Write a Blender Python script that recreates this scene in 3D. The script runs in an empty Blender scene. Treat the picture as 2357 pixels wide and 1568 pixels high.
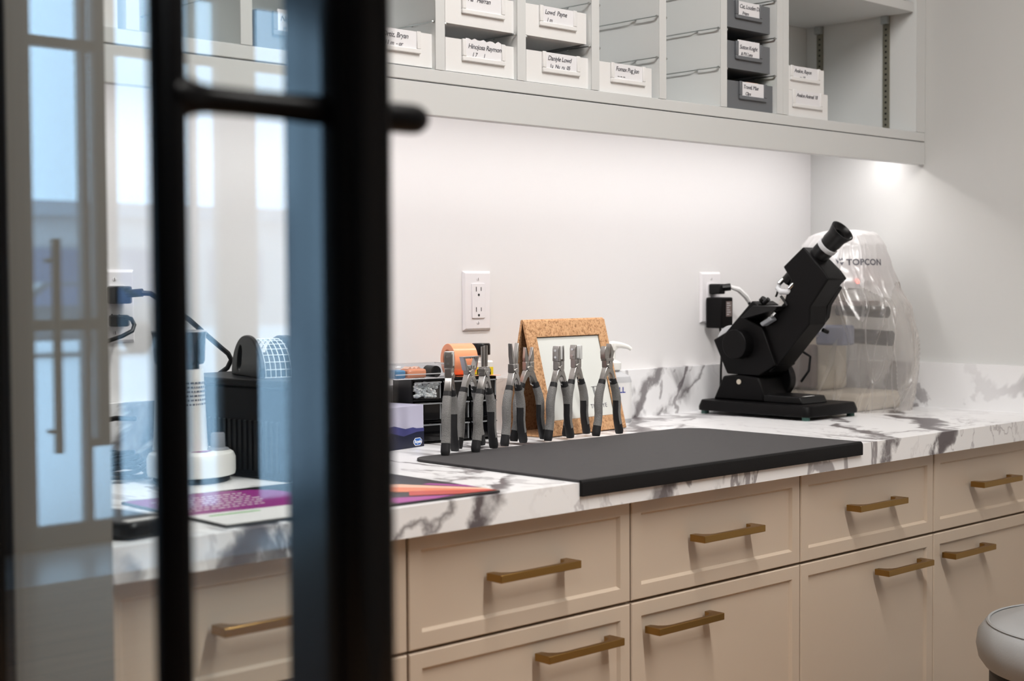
import bpy, bmesh, math, random
from mathutils import Vector, Matrix, noise
from mathutils.bvhtree import BVHTree

random.seed(7)
SC = bpy.context.scene
COL = SC.collection
R = math.radians

# ------------------------------------------------------------------ camera
CAM_POS = Vector((-2.9738, -2.0772, 1.1933))
YAW, PITCH, ROLL = R(46.555), R(2.122), R(-0.3272)
fw = Vector((math.cos(YAW)*math.cos(PITCH), math.sin(YAW)*math.cos(PITCH), -math.sin(PITCH)))
rt = Vector((math.sin(YAW), -math.cos(YAW), 0.0))
up = rt.cross(fw)
rr = math.cos(ROLL)*rt + math.sin(ROLL)*up
uu = -math.sin(ROLL)*rt + math.cos(ROLL)*up
cd = bpy.data.cameras.new('camera')
cam = bpy.data.objects.new('camera', cd)
COL.objects.link(cam)
cam.matrix_world = Matrix(((rr.x, uu.x, -fw.x, CAM_POS.x), (rr.y, uu.y, -fw.y, CAM_POS.y),
                           (rr.z, uu.z, -fw.z, CAM_POS.z), (0, 0, 0, 1)))
cd.sensor_fit = 'HORIZONTAL'
cd.sensor_width = 36.0
cd.lens = 3342.857*36.0/2357.0
cd.clip_start = 0.05
cd.clip_end = 300
cd.dof.use_dof = True
cd.dof.focus_distance = 2.52
cd.dof.aperture_fstop = 4.6
SC.camera = cam

# ------------------------------------------------------------------ sky, exposure
world = bpy.data.worlds.new('sky')
SC.world = world
world.use_nodes = True
wn = world.node_tree.nodes
bg = wn['Background']
bg.inputs['Color'].default_value = (0.44, 0.69, 0.97, 1)
bg.inputs['Strength'].default_value = 5.1
SC.view_settings.view_transform = 'Standard'
SC.view_settings.look = 'None'
SC.view_settings.exposure = 0.0
SC.view_settings.gamma = 1.0
SC.view_settings.use_curve_mapping = False
SC.cycles.use_denoising = True
SC.cycles.transparent_max_bounces = 24
SC.cycles.max_bounces = 10
SC.cycles.caustics_reflective = False
SC.cycles.caustics_refractive = False

# main ceiling lamps: (x, y, watts); last is a fill added to brighten the bays
DOWNLIGHTS = [(-1.2, -3.4, 6.0, (1.0, 0.975, 0.94)), (-4.6, 1.4, 8.0, (1.0, 0.975, 0.94)), (-3.75, -2.75, 36.0, (0.86, 0.95, 1.0))]
LINEAR_WATTS = 56.0
LAMP_COLOR = (1.0, 0.975, 0.94)
STRIP_WATTS = 4.4
STRIP_COLOR = (1.0, 0.965, 0.965)

# ------------------------------------------------------------------ materials
def new_mat(name):
    m = bpy.data.materials.new(name)
    m.use_nodes = True
    nt = m.node_tree
    return m, nt, nt.nodes, nt.links, nt.nodes['Principled BSDF']

def pbr(name, col, rough=0.5, metal=0.0, spec=0.5, bump=0.0, bscale=200.0, var=0.0, vscale=8.0, coat=0.0,
        emit=None, estr=0.0):
    m, nt, N, L, b = new_mat(name)
    b.inputs['Base Color'].default_value = (*col, 1)
    b.inputs['Roughness'].default_value = rough
    b.inputs['Metallic'].default_value = metal
    b.inputs['Specular IOR Level'].default_value = spec
    if coat:
        b.inputs['Coat Weight'].default_value = coat
        b.inputs['Coat Roughness'].default_value = 0.1
    if emit:
        b.inputs['Emission Color'].default_value = (*emit, 1)
        b.inputs['Emission Strength'].default_value = estr
    if bump or var:
        tc = N.new('ShaderNodeTexCoord')
    if var:
        n = N.new('ShaderNodeTexNoise'); n.inputs['Scale'].default_value = vscale; n.inputs['Detail'].default_value = 4
        L.new(tc.outputs['Object'], n.inputs['Vector'])
        r = N.new('ShaderNodeMapRange')
        r.inputs['To Min'].default_value = 1-var; r.inputs['To Max'].default_value = 1+var
        L.new(n.outputs['Fac'], r.inputs['Value'])
        mx = N.new('ShaderNodeMix'); mx.data_type = 'RGBA'; mx.blend_type = 'MULTIPLY'
        mx.inputs[0].default_value = 1
        mx.inputs[6].default_value = (*col, 1)
        L.new(r.outputs[0], mx.inputs[7])
        L.new(mx.outputs[2], b.inputs['Base Color'])
    if bump:
        n2 = N.new('ShaderNodeTexNoise'); n2.inputs['Scale'].default_value = bscale; n2.inputs['Detail'].default_value = 3
        L.new(tc.outputs['Object'], n2.inputs['Vector'])
        bp = N.new('ShaderNodeBump'); bp.inputs['Strength'].default_value = bump; bp.inputs['Distance'].default_value = 0.002
        L.new(n2.outputs['Fac'], bp.inputs['Height'])
        L.new(bp.outputs[0], b.inputs['Normal'])
    return m

def marble_mat():
    m, nt, N, L, b = new_mat('marble_laminate')
    tc = N.new('ShaderNodeTexCoord')
    mp = N.new('ShaderNodeMapping')
    mp.inputs['Rotation'].default_value = (R(20), R(-38), R(28))
    mp.inputs['Location'].default_value = (3.1, 1.7, 0.4)
    mp.inputs['Scale'].default_value = (1.0, 0.52, 0.55)
    L.new(tc.outputs['Object'], mp.inputs['Vector'])
    def vein(scale, dist, width, detail, seed, mscale, mlo, mhi, rough=0.55):
        n = N.new('ShaderNodeTexNoise'); n.noise_dimensions = '4D'
        n.inputs['W'].default_value = seed
        n.inputs['Scale'].default_value = scale; n.inputs['Detail'].default_value = detail
        n.inputs['Roughness'].default_value = rough
        n.inputs['Distortion'].default_value = dist
        L.new(mp.outputs[0], n.inputs['Vector'])
        s = N.new('ShaderNodeMath'); s.operation = 'SUBTRACT'; s.inputs[1].default_value = 0.5
        L.new(n.outputs['Fac'], s.inputs[0])
        a = N.new('ShaderNodeMath'); a.operation = 'ABSOLUTE'; L.new(s.outputs[0], a.inputs[0])
        r = N.new('ShaderNodeMapRange'); r.interpolation_type = 'SMOOTHSTEP'
        r.inputs['From Min'].default_value = width*0.35; r.inputs['From Max'].default_value = width
        r.inputs['To Min'].default_value = 1; r.inputs['To Max'].default_value = 0
        L.new(a.outputs[0], r.inputs['Value'])
        k = N.new('ShaderNodeTexNoise'); k.noise_dimensions = '4D'; k.inputs['W'].default_value = seed+9
        k.inputs['Scale'].default_value = mscale; k.inputs['Detail'].default_value = 2
        L.new(mp.outputs[0], k.inputs['Vector'])
        kr = N.new('ShaderNodeMapRange'); kr.interpolation_type = 'SMOOTHSTEP'
        kr.inputs['From Min'].default_value = mlo; kr.inputs['From Max'].default_value = mhi
        L.new(k.outputs['Fac'], kr.inputs['Value'])
        mu = N.new('ShaderNodeMath'); mu.operation = 'MULTIPLY'
        L.new(r.outputs[0], mu.inputs[0]); L.new(kr.outputs[0], mu.inputs[1])
        return mu.outputs[0]
    bold = vein(3.0, 1.0, 0.050, 6, 2.3, 2.4, 0.52, 0.58)
    mid = vein(4.2, 0.8, 0.018, 6, 5.1, 2.4, 0.45, 0.60)
    fine = vein(7.5, 0.8, 0.010, 5, 8.7, 3.2, 0.45, 0.65)
    streak = N.new('ShaderNodeTexNoise'); streak.inputs['Scale'].default_value = 26; streak.inputs['Detail'].default_value = 5
    L.new(mp.outputs[0], streak.inputs['Vector'])
    sr = N.new('ShaderNodeMapRange'); sr.inputs['From Min'].default_value = 0.3; sr.inputs['From Max'].default_value = 0.7
    sr.inputs['To Min'].default_value = 0.62; sr.inputs['To Max'].default_value = 1.0
    L.new(streak.outputs['Fac'], sr.inputs['Value'])
    bm_ = N.new('ShaderNodeMath'); bm_.operation = 'MULTIPLY'
    L.new(bold, bm_.inputs[0]); L.new(sr.outputs[0], bm_.inputs[1])
    white = (0.87, 0.87, 0.88, 1)
    sx = N.new('ShaderNodeSeparateXYZ'); L.new(tc.outputs['Object'], sx.inputs[0])
    wob = N.new('ShaderNodeTexNoise'); wob.inputs['Scale'].default_value = 5.5; wob.inputs['Detail'].default_value = 6
    wob.inputs['Roughness'].default_value = 0.56
    L.new(tc.outputs['Object'], wob.inputs['Vector'])
    def madd(a, k, b):
        m_ = N.new('ShaderNodeMath'); m_.operation = 'MULTIPLY_ADD'; m_.inputs[1].default_value = k
        L.new(a, m_.inputs[0])
        if isinstance(b, float): m_.inputs[2].default_value = b
        else: L.new(b, m_.inputs[2])
        return m_.outputs[0]
    u = madd(sx.outputs[2], -0.95, sx.outputs[0])
    u = madd(sx.outputs[1], -0.95, u)
    u = madd(wob.outputs['Fac'], 0.30, u)
    # u on the front top edge = x + 0.13-ish; map -2.8..0.2 to 0..1
    off = -0.95*0.914+0.95*0.65+0.15
    u = madd(u, 1/3.0, (2.8-off)/3.0)
    ramp = N.new('ShaderNodeValToRGB'); ramp.color_ramp.interpolation = 'EASE'
    L.new(u, ramp.inputs[0])
    els = ramp.color_ramp.elements
    els[0].position = 0.0; els[0].color = (0, 0, 0, 1); els[1].position = 1.0; els[1].color = (0, 0, 0, 1)
    for xc, hw, st in [(-2.02, 0.030, 0.9), (-1.735, 0.008, 0.8), (-1.655, 0.015, 1.0), (-1.28, 0.018, 0.8), (-1.16, 0.010, 0.8), (-0.70, 0.016, 0.9), (-0.47, 0.028, 1.0)]:
        p_ = (xc+2.8)/3.0; h_ = hw/3.0
        for q_, v_ in ((p_-h_*1.25, 0), (p_-h_*0.8, st), (p_+h_*0.8, st)):
            e_ = els.new(q_); e_.color = (v_, v_, v_, 1)
        if len(els) < 31:
            e_ = els.new(p_+h_*1.25); e_.color = (0, 0, 0, 1)
    gap = N.new('ShaderNodeTexNoise'); gap.inputs['Scale'].default_value = 9; gap.inputs['Detail'].default_value = 6
    gap.inputs['Roughness'].default_value = 0.65
    L.new(mp.outputs[0], gap.inputs['Vector'])
    gr = N.new('ShaderNodeMapRange'); gr.interpolation_type = 'SMOOTHSTEP'
    gr.inputs['From Min'].default_value = 0.40; gr.inputs['From Max'].default_value = 0.49
    L.new(gap.outputs['Fac'], gr.inputs['Value'])
    cross = N.new('ShaderNodeMath'); cross.operation = 'MULTIPLY'
    L.new(ramp.outputs[0], cross.inputs[0]); L.new(gr.outputs[0], cross.inputs[1])
    def mix(fac, a, colr, amt):
        k = N.new('ShaderNodeMath'); k.operation = 'MULTIPLY'; k.inputs[1].default_value = amt
        L.new(fac, k.inputs[0])
        x = N.new('ShaderNodeMix'); x.data_type = 'RGBA'
        L.new(k.outputs[0], x.inputs[0])
        if isinstance(a, tuple): x.inputs[6].default_value = a
        else: L.new(a, x.inputs[6])
        x.inputs[7].default_value = colr
        return x.outputs[2]
    c = mix(fine, white, (0.30, 0.27, 0.29, 1), 0.55)
    c = mix(mid, c, (0.13, 0.105, 0.115, 1), 0.8)
    c = mix(bm_.outputs[0], c, (0.045, 0.034, 0.040, 1), 1.0)
    c = mix(cross.outputs[0], c, (0.085, 0.066, 0.072, 1), 0.96)
    L.new(c, b.inputs['Base Color'])
    b.inputs['Roughness'].default_value = 0.32
    return m

def cork_mat(name, dark=1.0):
    m, nt, N, L, b = new_mat(name)
    tc = N.new('ShaderNodeTexCoord')
    v = N.new('ShaderNodeTexVoronoi'); v.inputs['Scale'].default_value = 330
    L.new(tc.outputs['Object'], v.inputs['Vector'])
    n = N.new('ShaderNodeTexNoise'); n.inputs['Scale'].default_value = 150; n.inputs['Detail'].default_value = 4
    L.new(tc.outputs['Object'], n.inputs['Vector'])
    sep = N.new('ShaderNodeSeparateColor'); L.new(v.outputs['Color'], sep.inputs[0])
    ad = N.new('ShaderNodeMath'); ad.operation = 'MULTIPLY_ADD'; ad.inputs[1].default_value = 0.5
    L.new(sep.outputs[0], ad.inputs[0])
    h = N.new('ShaderNodeMath'); h.operation = 'MULTIPLY'; h.inputs[1].default_value = 0.6
    L.new(n.outputs['Fac'], h.inputs[0]); L.new(h.outputs[0], ad.inputs[2])
    cr = N.new('ShaderNodeValToRGB')
    cr.color_ramp.elements[0].position = 0.2; cr.color_ramp.elements[0].color = (0.24*dark, 0.115*dark, 0.045*dark, 1)
    cr.color_ramp.elements[1].position = 0.75; cr.color_ramp.elements[1].color = (0.66*dark, 0.39*dark, 0.205*dark, 1)
    e = cr.color_ramp.elements.new(0.45); e.color = (0.53*dark, 0.285*dark, 0.135*dark, 1)
    L.new(ad.outputs[0], cr.inputs[0])
    L.new(cr.outputs[0], b.inputs['Base Color'])
    b.inputs['Roughness'].default_value = 0.8
    bp = N.new('ShaderNodeBump'); bp.inputs['Strength'].default_value = 0.25; bp.inputs['Distance'].default_value = 0.001
    L.new(ad.outputs[0], bp.inputs['Height']); L.new(bp.outputs[0], b.inputs['Normal'])
    return m

def wood_mat(name, c0, c1, rough):
    m, nt, N, L, b = new_mat(name)
    tc = N.new('ShaderNodeTexCoord')
    mp = N.new('ShaderNodeMapping'); mp.inputs['Scale'].default_value = (1.0, 9.0, 1.0)
    L.new(tc.outputs['Object'], mp.inputs['Vector'])
    n = N.new('ShaderNodeTexNoise'); n.inputs['Scale'].default_value = 2.2; n.inputs['Detail'].default_value = 6
    n.inputs['Distortion'].default_value = 0.6
    L.new(mp.outputs[0], n.inputs['Vector'])
    br = N.new('ShaderNodeTexBrick'); br.inputs['Scale'].default_value = 1.0
    br.inputs['Brick Width'].default_value = 1.3; br.inputs['Row Height'].default_value = 0.18
    br.inputs['Mortar Size'].default_value = 0.003; br.inputs['Color1'].default_value = (1, 1, 1, 1)
    br.inputs['Color2'].default_value = (0.82, 0.82, 0.82, 1); br.inputs['Mortar'].default_value = (0.3, 0.3, 0.3, 1)
    L.new(tc.outputs['Object'], br.inputs['Vector'])
    cr = N.new('ShaderNodeValToRGB')
    cr.color_ramp.elements[0].position = 0.3; cr.color_ramp.elements[0].color = (*c0, 1)
    cr.color_ramp.elements[1].position = 0.7; cr.color_ramp.elements[1].color = (*c1, 1)
    L.new(n.outputs['Fac'], cr.inputs[0])
    mx = N.new('ShaderNodeMix'); mx.data_type = 'RGBA'; mx.blend_type = 'MULTIPLY'; mx.inputs[0].default_value = 1
    L.new(cr.outputs[0], mx.inputs[6]); L.new(br.outputs['Color'], mx.inputs[7])
    L.new(mx.outputs[2], b.inputs['Base Color'])
    b.inputs['Roughness'].default_value = rough
    return m

def thin_glass(name, tint=(0.96, 0.985, 0.985), base=0.045, power=4.6):
    """clear pane: straight-through transmission plus a mirror reflection that grows towards grazing angles"""
    m = bpy.data.materials.new(name); m.use_nodes = True
    nt = m.node_tree; N = nt.nodes; L = nt.links
    N.remove(N['Principled BSDF'])
    out = N['Material Output']
    t = N.new('ShaderNodeBsdfTransparent'); t.inputs[0].default_value = (*tint, 1)
    g = N.new('ShaderNodeBsdfGlossy'); g.inputs['Roughness'].default_value = 0.0
    g.inputs['Color'].default_value = (1, 1, 1, 1)
    lw = N.new('ShaderNodeLayerWeight'); lw.inputs['Blend'].default_value = 0.5
    p = N.new('ShaderNodeMath'); p.operation = 'POWER'; p.inputs[1].default_value = power
    L.new(lw.outputs['Facing'], p.inputs[0])
    a = N.new('ShaderNodeMath'); a.operation = 'MULTIPLY_ADD'; a.inputs[1].default_value = 1-base; a.inputs[2].default_value = base
    L.new(p.outputs[0], a.inputs[0])
    mx = N.new('ShaderNodeMixShader')
    L.new(a.outputs[0], mx.inputs[0]); L.new(t.outputs[0], mx.inputs[1]); L.new(g.outputs[0], mx.inputs[2])
    L.new(mx.outputs[0], out.inputs['Surface'])
    return m

def film_mat(name, clear=0.55, col=(0.86, 0.84, 0.82)):
    """hazy plastic film: part see-through, part translucent, with a soft sheen"""
    m = bpy.data.materials.new(name); m.use_nodes = True
    nt = m.node_tree; N = nt.nodes; L = nt.links
    N.remove(N['Principled BSDF'])
    out = N['Material Output']
    t = N.new('ShaderNodeBsdfTransparent'); t.inputs[0].default_value = (0.97, 0.96, 0.95, 1)
    d = N.new('ShaderNodeBsdfDiffuse'); d.inputs[0].default_value = (*col, 1)
    tl = N.new('ShaderNodeBsdfTranslucent'); tl.inputs[0].default_value = (*col, 1)
    g = N.new('ShaderNodeBsdfGlossy'); g.inputs['Roughness'].default_value = 0.22
    m1 = N.new('ShaderNodeMixShader'); m1.inputs[0].default_value = 0.5
    L.new(d.outputs[0], m1.inputs[1]); L.new(tl.outputs[0], m1.inputs[2])
    m2 = N.new('ShaderNodeMixShader')
    lw = N.new('ShaderNodeLayerWeight'); lw.inputs['Blend'].default_value = 0.5
    r = N.new('ShaderNodeMapRange'); r.inputs['To Min'].default_value = 1-clear; r.inputs['To Max'].default_value = 0.97
    pw = N.new('ShaderNodeMath'); pw.operation = 'POWER'; pw.inputs[1].default_value = 2.2
    L.new(lw.outputs['Facing'], pw.inputs[0]); L.new(pw.outputs[0], r.inputs['Value'])
    L.new(r.outputs[0], m2.inputs[0]); L.new(t.outputs[0], m2.inputs[1]); L.new(m1.outputs[0], m2.inputs[2])
    m3 = N.new('ShaderNodeMixShader'); m3.inputs[0].default_value = 0.07
    L.new(m2.outputs[0], m3.inputs[1]); L.new(g.outputs[0], m3.inputs[2])
    L.new(m3.outputs[0], out.inputs['Surface'])
    return m

M = dict(
    wall=pbr('wall_paint', (0.795, 0.785, 0.785), 0.7, var=0.01, vscale=3),
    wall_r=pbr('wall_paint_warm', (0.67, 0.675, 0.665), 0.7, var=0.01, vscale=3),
    greige=pbr('greige_paint', (0.19, 0.178, 0.160), 0.7),
    ceil=pbr('ceiling_paint', (0.82, 0.82, 0.82), 0.9),
    floor=wood_mat('floor_wood', (0.36, 0.20, 0.105), (0.48, 0.29, 0.16), 0.62),
    tile=pbr('entry_tile', (0.75, 0.77, 0.78), 0.3),
    marble=marble_mat(),
    cab=pbr('base_cabinet_paint', (0.57, 0.465, 0.365), 0.36, coat=0.0),
    upper=pbr('wall_cabinet_paint', (0.68, 0.695, 0.695), 0.5),
    inner=pbr('wall_cabinet_lining', (0.84, 0.86, 0.86), 0.55),
    brass=pbr('brushed_brass', (0.34, 0.20, 0.062), 0.36, metal=1.0, bump=0.05, bscale=600),
    black=pbr('black_frame_paint', (0.0015, 0.0015, 0.002), 0.14, spec=0.5),
    black_h=pbr('black_handle_paint', (0.0015, 0.0015, 0.002), 0.3, spec=0.12),
    chrome=pbr('chrome', (0.72, 0.74, 0.75), 0.12, metal=1.0),
    wire=pbr('wire_steel', (0.55, 0.58, 0.58), 0.3, metal=1.0),
    steel=pbr('plier_steel', (0.44, 0.425, 0.41), 0.30, metal=1.0, bump=0.04, bscale=500),
    grip=pbr('grip_rubber_dark', (0.026, 0.026, 0.028), 0.5, spec=0.25),
    pad=pbr('grip_rubber_grey', (0.26, 0.256, 0.25), 0.6, bump=1.0, bscale=750, var=0.3, vscale=600),
    nylon=pbr('nylon_white', (0.78, 0.79, 0.78), 0.35),
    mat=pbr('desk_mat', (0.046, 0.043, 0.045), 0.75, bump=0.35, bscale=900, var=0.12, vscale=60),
    mat_lip=pbr('desk_mat_edge_shaded', (0.007, 0.0065, 0.007), 0.7, spec=0.2, bump=0.35, bscale=900),  # black edge rubber; its tone also carries the shade of the front face
    plate=pbr('outlet_plastic', (0.83, 0.81, 0.83), 0.35),
    slot=pbr('dark_slot', (0.02, 0.02, 0.02), 0.8),
    bin_w=pbr('bin_white', (0.84, 0.84, 0.84), 0.45),
    bin_g=pbr('bin_grey', (0.145, 0.155, 0.17), 0.5),
    paper=pbr('label_paper', (0.84, 0.84, 0.87), 0.7),
    ink=pbr('ink', (0.10, 0.10, 0.12), 0.7),
    cork=cork_mat('cork'),
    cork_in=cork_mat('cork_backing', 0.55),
    board=pbr('board_white', (0.76, 0.78, 0.745), 0.3),
    bl_plastic=pbr('black_plastic', (0.0045, 0.0045, 0.005), 0.35, spec=0.25),
    bl_satin=pbr('instrument_black', (0.0030, 0.0027, 0.0030), 0.45, spec=0.14, bump=0.08, bscale=500),
    bl_gloss=pbr('smoked_drawer', (0.003, 0.003, 0.004), 0.06, spec=0.5),
    edge=pbr('drawer_edge_clear', (0.25, 0.26, 0.27), 0.1, spec=0.7),
    white=pbr('white_plastic', (0.80, 0.80, 0.77), 0.35),
    grey=pbr('grey_plastic', (0.22, 0.23, 0.25), 0.45),
    ltgrey=pbr('pale_grey_plastic', (0.55, 0.56, 0.58), 0.4),
    teal=pbr('teal_rubber', (0.045, 0.12, 0.10), 0.6),
    cream=pbr('cream_plastic', (0.56, 0.50, 0.41), 0.45),
    bluegrey=pbr('bluegrey_plastic', (0.16, 0.18, 0.26), 0.4),
    brownshade=pbr('taupe_plastic', (0.17, 0.13, 0.12), 0.5),
    led=pbr('red_led', (0.9, 0.08, 0.05), 0.3, emit=(1.0, 0.10, 0.06), estr=4.0),
    orange=pbr('orange_tape', (0.95, 0.36, 0.19), 0.22),
    orange_d=pbr('tape_core', (0.62, 0.20, 0.085), 0.5),
    yellow=pbr('yellow_label', (0.86, 0.66, 0.03), 0.4),
    cotton=pbr('cotton', (0.93, 0.91, 0.86), 0.9),
    blue=pbr('blue_plastic', (0.10, 0.27, 0.46), 0.35),
    red=pbr('red_print', (0.65, 0.06, 0.05), 0.4),
    navy=pbr('navy_print', (0.006, 0.009, 0.035), 0.3),
    indigo=pbr('indigo_print', (0.055, 0.058, 0.20), 0.3),
    lilac=pbr('lilac_print', (0.53, 0.52, 0.66), 0.3),
    logo_blue=pbr('logo_blue', (0.02, 0.13, 0.50), 0.3),
    deep_blue=pbr('brand_blue', (0.02, 0.04, 0.33), 0.3),
    purple=pbr('purple_print', (0.27, 0.025, 0.21), 0.35),
    magenta=pbr('magenta_print', (0.42, 0.05, 0.33), 0.3),
    carrot=pbr('carrot_print', (0.85, 0.25, 0.12), 0.3),
    peach=pbr('peach_print', (0.92, 0.55, 0.40), 0.3),
    tomato=pbr('tomato_print', (0.60, 0.07, 0.05), 0.3),
    green=pbr('green_print', (0.12, 0.52, 0.09), 0.3),
    dkgreen=pbr('fern_print', (0.03, 0.09, 0.025), 0.3),
    print_white=pbr('white_print', (0.82, 0.82, 0.82), 0.35),
    mat_black=pbr('counter_mat_black', (0.015, 0.016, 0.018), 0.3),
    vinyl=pbr('white_vinyl', (0.36, 0.365, 0.37), 0.4, bump=0.08, bscale=300),
    bronze=pbr('dark_base', (0.012, 0.009, 0.007), 0.5),
    standard=pbr('shelf_standard_zinc', (0.30, 0.29, 0.235), 0.45, metal=0.6),
    glass=thin_glass('door_glass'),
    pane=thin_glass('window_glass', base=0.03),
    clear=thin_glass('clear_plastic', tint=(0.90, 0.93, 0.96), base=0.07, power=3.0),
    film=film_mat('plastic_film', 0.74, (0.90, 0.87, 0.85)),
    film_w=film_mat('plastic_film_white', 0.34, (0.90, 0.89, 0.89)),
    lamp=pbr('lamp_diffuser', (0.9, 0.9, 0.9), 0.5, emit=(1.0, 0.92, 0.84), estr=6.0),
    asphalt=pbr('pavement', (0.78, 0.79, 0.80), 0.8),
    facade=pbr('facade', (0.50, 0.47, 0.47), 0.8),
    facade2=pbr('facade_band', (0.34, 0.35, 0.38), 0.7),
    carpaint=pbr('car_paint', (0.10, 0.105, 0.115), 0.25, coat=0.5),
    mullion=pbr('window_frame_paint', (0.10, 0.10, 0.105), 0.45),
    rubber=pbr('tyre', (0.02, 0.02, 0.02), 0.8),
    mesh_wire=pbr('white_mesh', (0.75, 0.80, 0.82), 0.3),
)

# ------------------------------------------------------------------ mesh helpers
class MB:
    def __init__(s):
        s.v = []; s.f = []
    def add(s, vs, fs, T=None):
        o = len(s.v)
        s.v += [tuple(T @ Vector(v)) if T else tuple(v) for v in vs]
        s.f += [tuple(i+o for i in f) for f in fs]
        return s
    def box(s, x0, x1, y0, y1, z0, z1, T=None):
        return s.add([(x0, y0, z0), (x1, y0, z0), (x1, y1, z0), (x0, y1, z0), (x0, y0, z1), (x1, y0, z1), (x1, y1, z1), (x0, y1, z1)],
                     [(0, 3, 2, 1), (4, 5, 6, 7), (0, 1, 5, 4), (1, 2, 6, 5), (2, 3, 7, 6), (3, 0, 4, 7)], T)
    def prism(s, poly, ax, a, b, T=None):
        def P(p, t):
            return {'x': (t, p[0], p[1]), 'y': (p[0], t, p[1]), 'z': (p[0], p[1], t)}[ax]
        n = len(poly)
        vs = [P(p, a) for p in poly] + [P(p, b) for p in poly]
        fs = [tuple(range(n)), tuple(range(2*n-1, n-1, -1))] + [(i, i+n, (i+1) % n+n, (i+1) % n) for i in range(n)]
        return s.add(vs, fs, T)
    def frame(s, outer, inner, ax, a, b, T=None):
        def P(p, t):
            return {'x': (t, p[0], p[1]), 'y': (p[0], t, p[1]), 'z': (p[0], p[1], t)}[ax]
        n = len(outer)
        vs = [P(p, t) for t in (a, b) for q in (outer, inner) for p in q]
        fs = []
        for i in range(n):
            j = (i+1) % n
            fs += [(i, j, n+j, n+i), (2*n+i, 3*n+i, 3*n+j, 2*n+j), (i, 2*n+i, 2*n+j, j), (n+i, n+j, 3*n+j, 3*n+i)]
        return s.add(vs, fs, T)
    def lathe(s, prof, n=24, T=None, cap=True):
        vs = []; fs = []
        for r, z in prof:
            for i in range(n):
                t = 2*math.pi*i/n
                vs.append((r*math.cos(t), r*math.sin(t), z))
        for k in range(len(prof)-1):
            for i in range(n):
                j = (i+1) % n
                fs.append((k*n+i, k*n+j, (k+1)*n+j, (k+1)*n+i))
        if cap:
            fs.append(tuple(range(n-1, -1, -1))); b = (len(prof)-1)*n
            fs.append(tuple(range(b, b+n)))
        return s.add(vs, fs, T)
    def cyl(s, p, q, r, n=16, r2=None):
        p = Vector(p); q = Vector(q); d = q-p
        T = Matrix.Translation(p) @ d.to_track_quat('Z', 'Y').to_matrix().to_4x4()
        return s.lathe([(r, 0), (r if r2 is None else r2, d.length)], n, T)
    def tube(s, pts, r, n=8):
        pts = [Vector(p) for p in pts]
        m = len(pts)
        rs = r if isinstance(r, (list, tuple)) else [r]*m
        tang = []
        for i in range(m):
            a = pts[max(i-1, 0)]; b = pts[min(i+1, m-1)]
            tang.append((b-a).normalized())
        nrm = tang[0].orthogonal().normalized()
        vs = []; fs = []
        for i in range(m):
            if i:
                q = tang[i-1].rotation_difference(tang[i]); nrm = (q @ nrm).normalized()
            bi = tang[i].cross(nrm).normalized()
            for k in range(n):
                t = 2*math.pi*k/n
                vs.append(tuple(pts[i]+rs[i]*(math.cos(t)*nrm+math.sin(t)*bi)))
        for i in range(m-1):
            for k in range(n):
                j = (k+1) % n
                fs.append((i*n+k, i*n+j, (i+1)*n+j, (i+1)*n+k))
        fs.append(tuple(range(n-1, -1, -1))); fs.append(tuple(range((m-1)*n, m*n)))
        return s.add(vs, fs)
    def ball(s, c, r, n=8, sq=(1, 1, 1), T=None):
        prof = [(math.sin(math.pi*k/(n//2+2))*1.0, -math.cos(math.pi*k/(n//2+2))) for k in range(n//2+3)]
        prof[0] = (0.001, -1); prof[-1] = (0.001, 1)
        TT = Matrix.Translation(Vector(c)) @ (T or Matrix.Identity(4)) @ Matrix.Diagonal((r*sq[0], r*sq[1], r*sq[2], 1))
        return s.lathe(prof, n, TT)
    def mesh(s, name, smooth=32):
        me = bpy.data.meshes.new(name)
        me.from_pydata(s.v, [], s.f)
        bm = bmesh.new(); bm.from_mesh(me)
        bmesh.ops.recalc_face_normals(bm, faces=bm.faces)
        bm.to_mesh(me); bm.free()
        if smooth:
            me.polygons.foreach_set('use_smooth', [True]*len(me.polygons))
            me.set_sharp_from_angle(angle=R(smooth))
        return me
    def build(s, name, mat, parent=None, bevel=0.0, seg=2, smooth=32, kind=None):
        return put(name, s.mesh(name, smooth), mat, parent, bevel, seg, kind)

def put(name, me, mat, parent=None, bevel=0.0, seg=2, kind=None):
    o = bpy.data.objects.new(name, me)
    if mat is not None and not me.materials:
        me.materials.append(M[mat] if isinstance(mat, str) else mat)
    COL.objects.link(o)
    if parent is not None:
        o.parent = parent
    if bevel:
        b = o.modifiers.new('bevel', 'BEVEL'); b.width = bevel; b.segments = seg
        b.limit_method = 'ANGLE'; b.angle_limit = R(40); b.harden_normals = False
    if kind:
        o['kind'] = kind
    return o

def tag(o, label, cat, group=None, kind=None):
    o['label'] = label; o['category'] = cat
    if group: o['group'] = group
    if kind: o['kind'] = kind
    return o

def thing(name, label, cat, loc=(0, 0, 0), rz=0.0, group=None, kind=None):
    o = bpy.data.objects.new(name, None)
    o.empty_display_size = 0.05
    COL.objects.link(o)
    o.location = loc; o.rotation_euler = (0, 0, rz)
    return tag(o, label, cat, group, kind)

def rects(cx, cy, hx, hy):
    return [(cx-hx, cy-hy), (cx+hx, cy-hy), (cx+hx, cy+hy), (cx-hx, cy+hy)]

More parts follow.
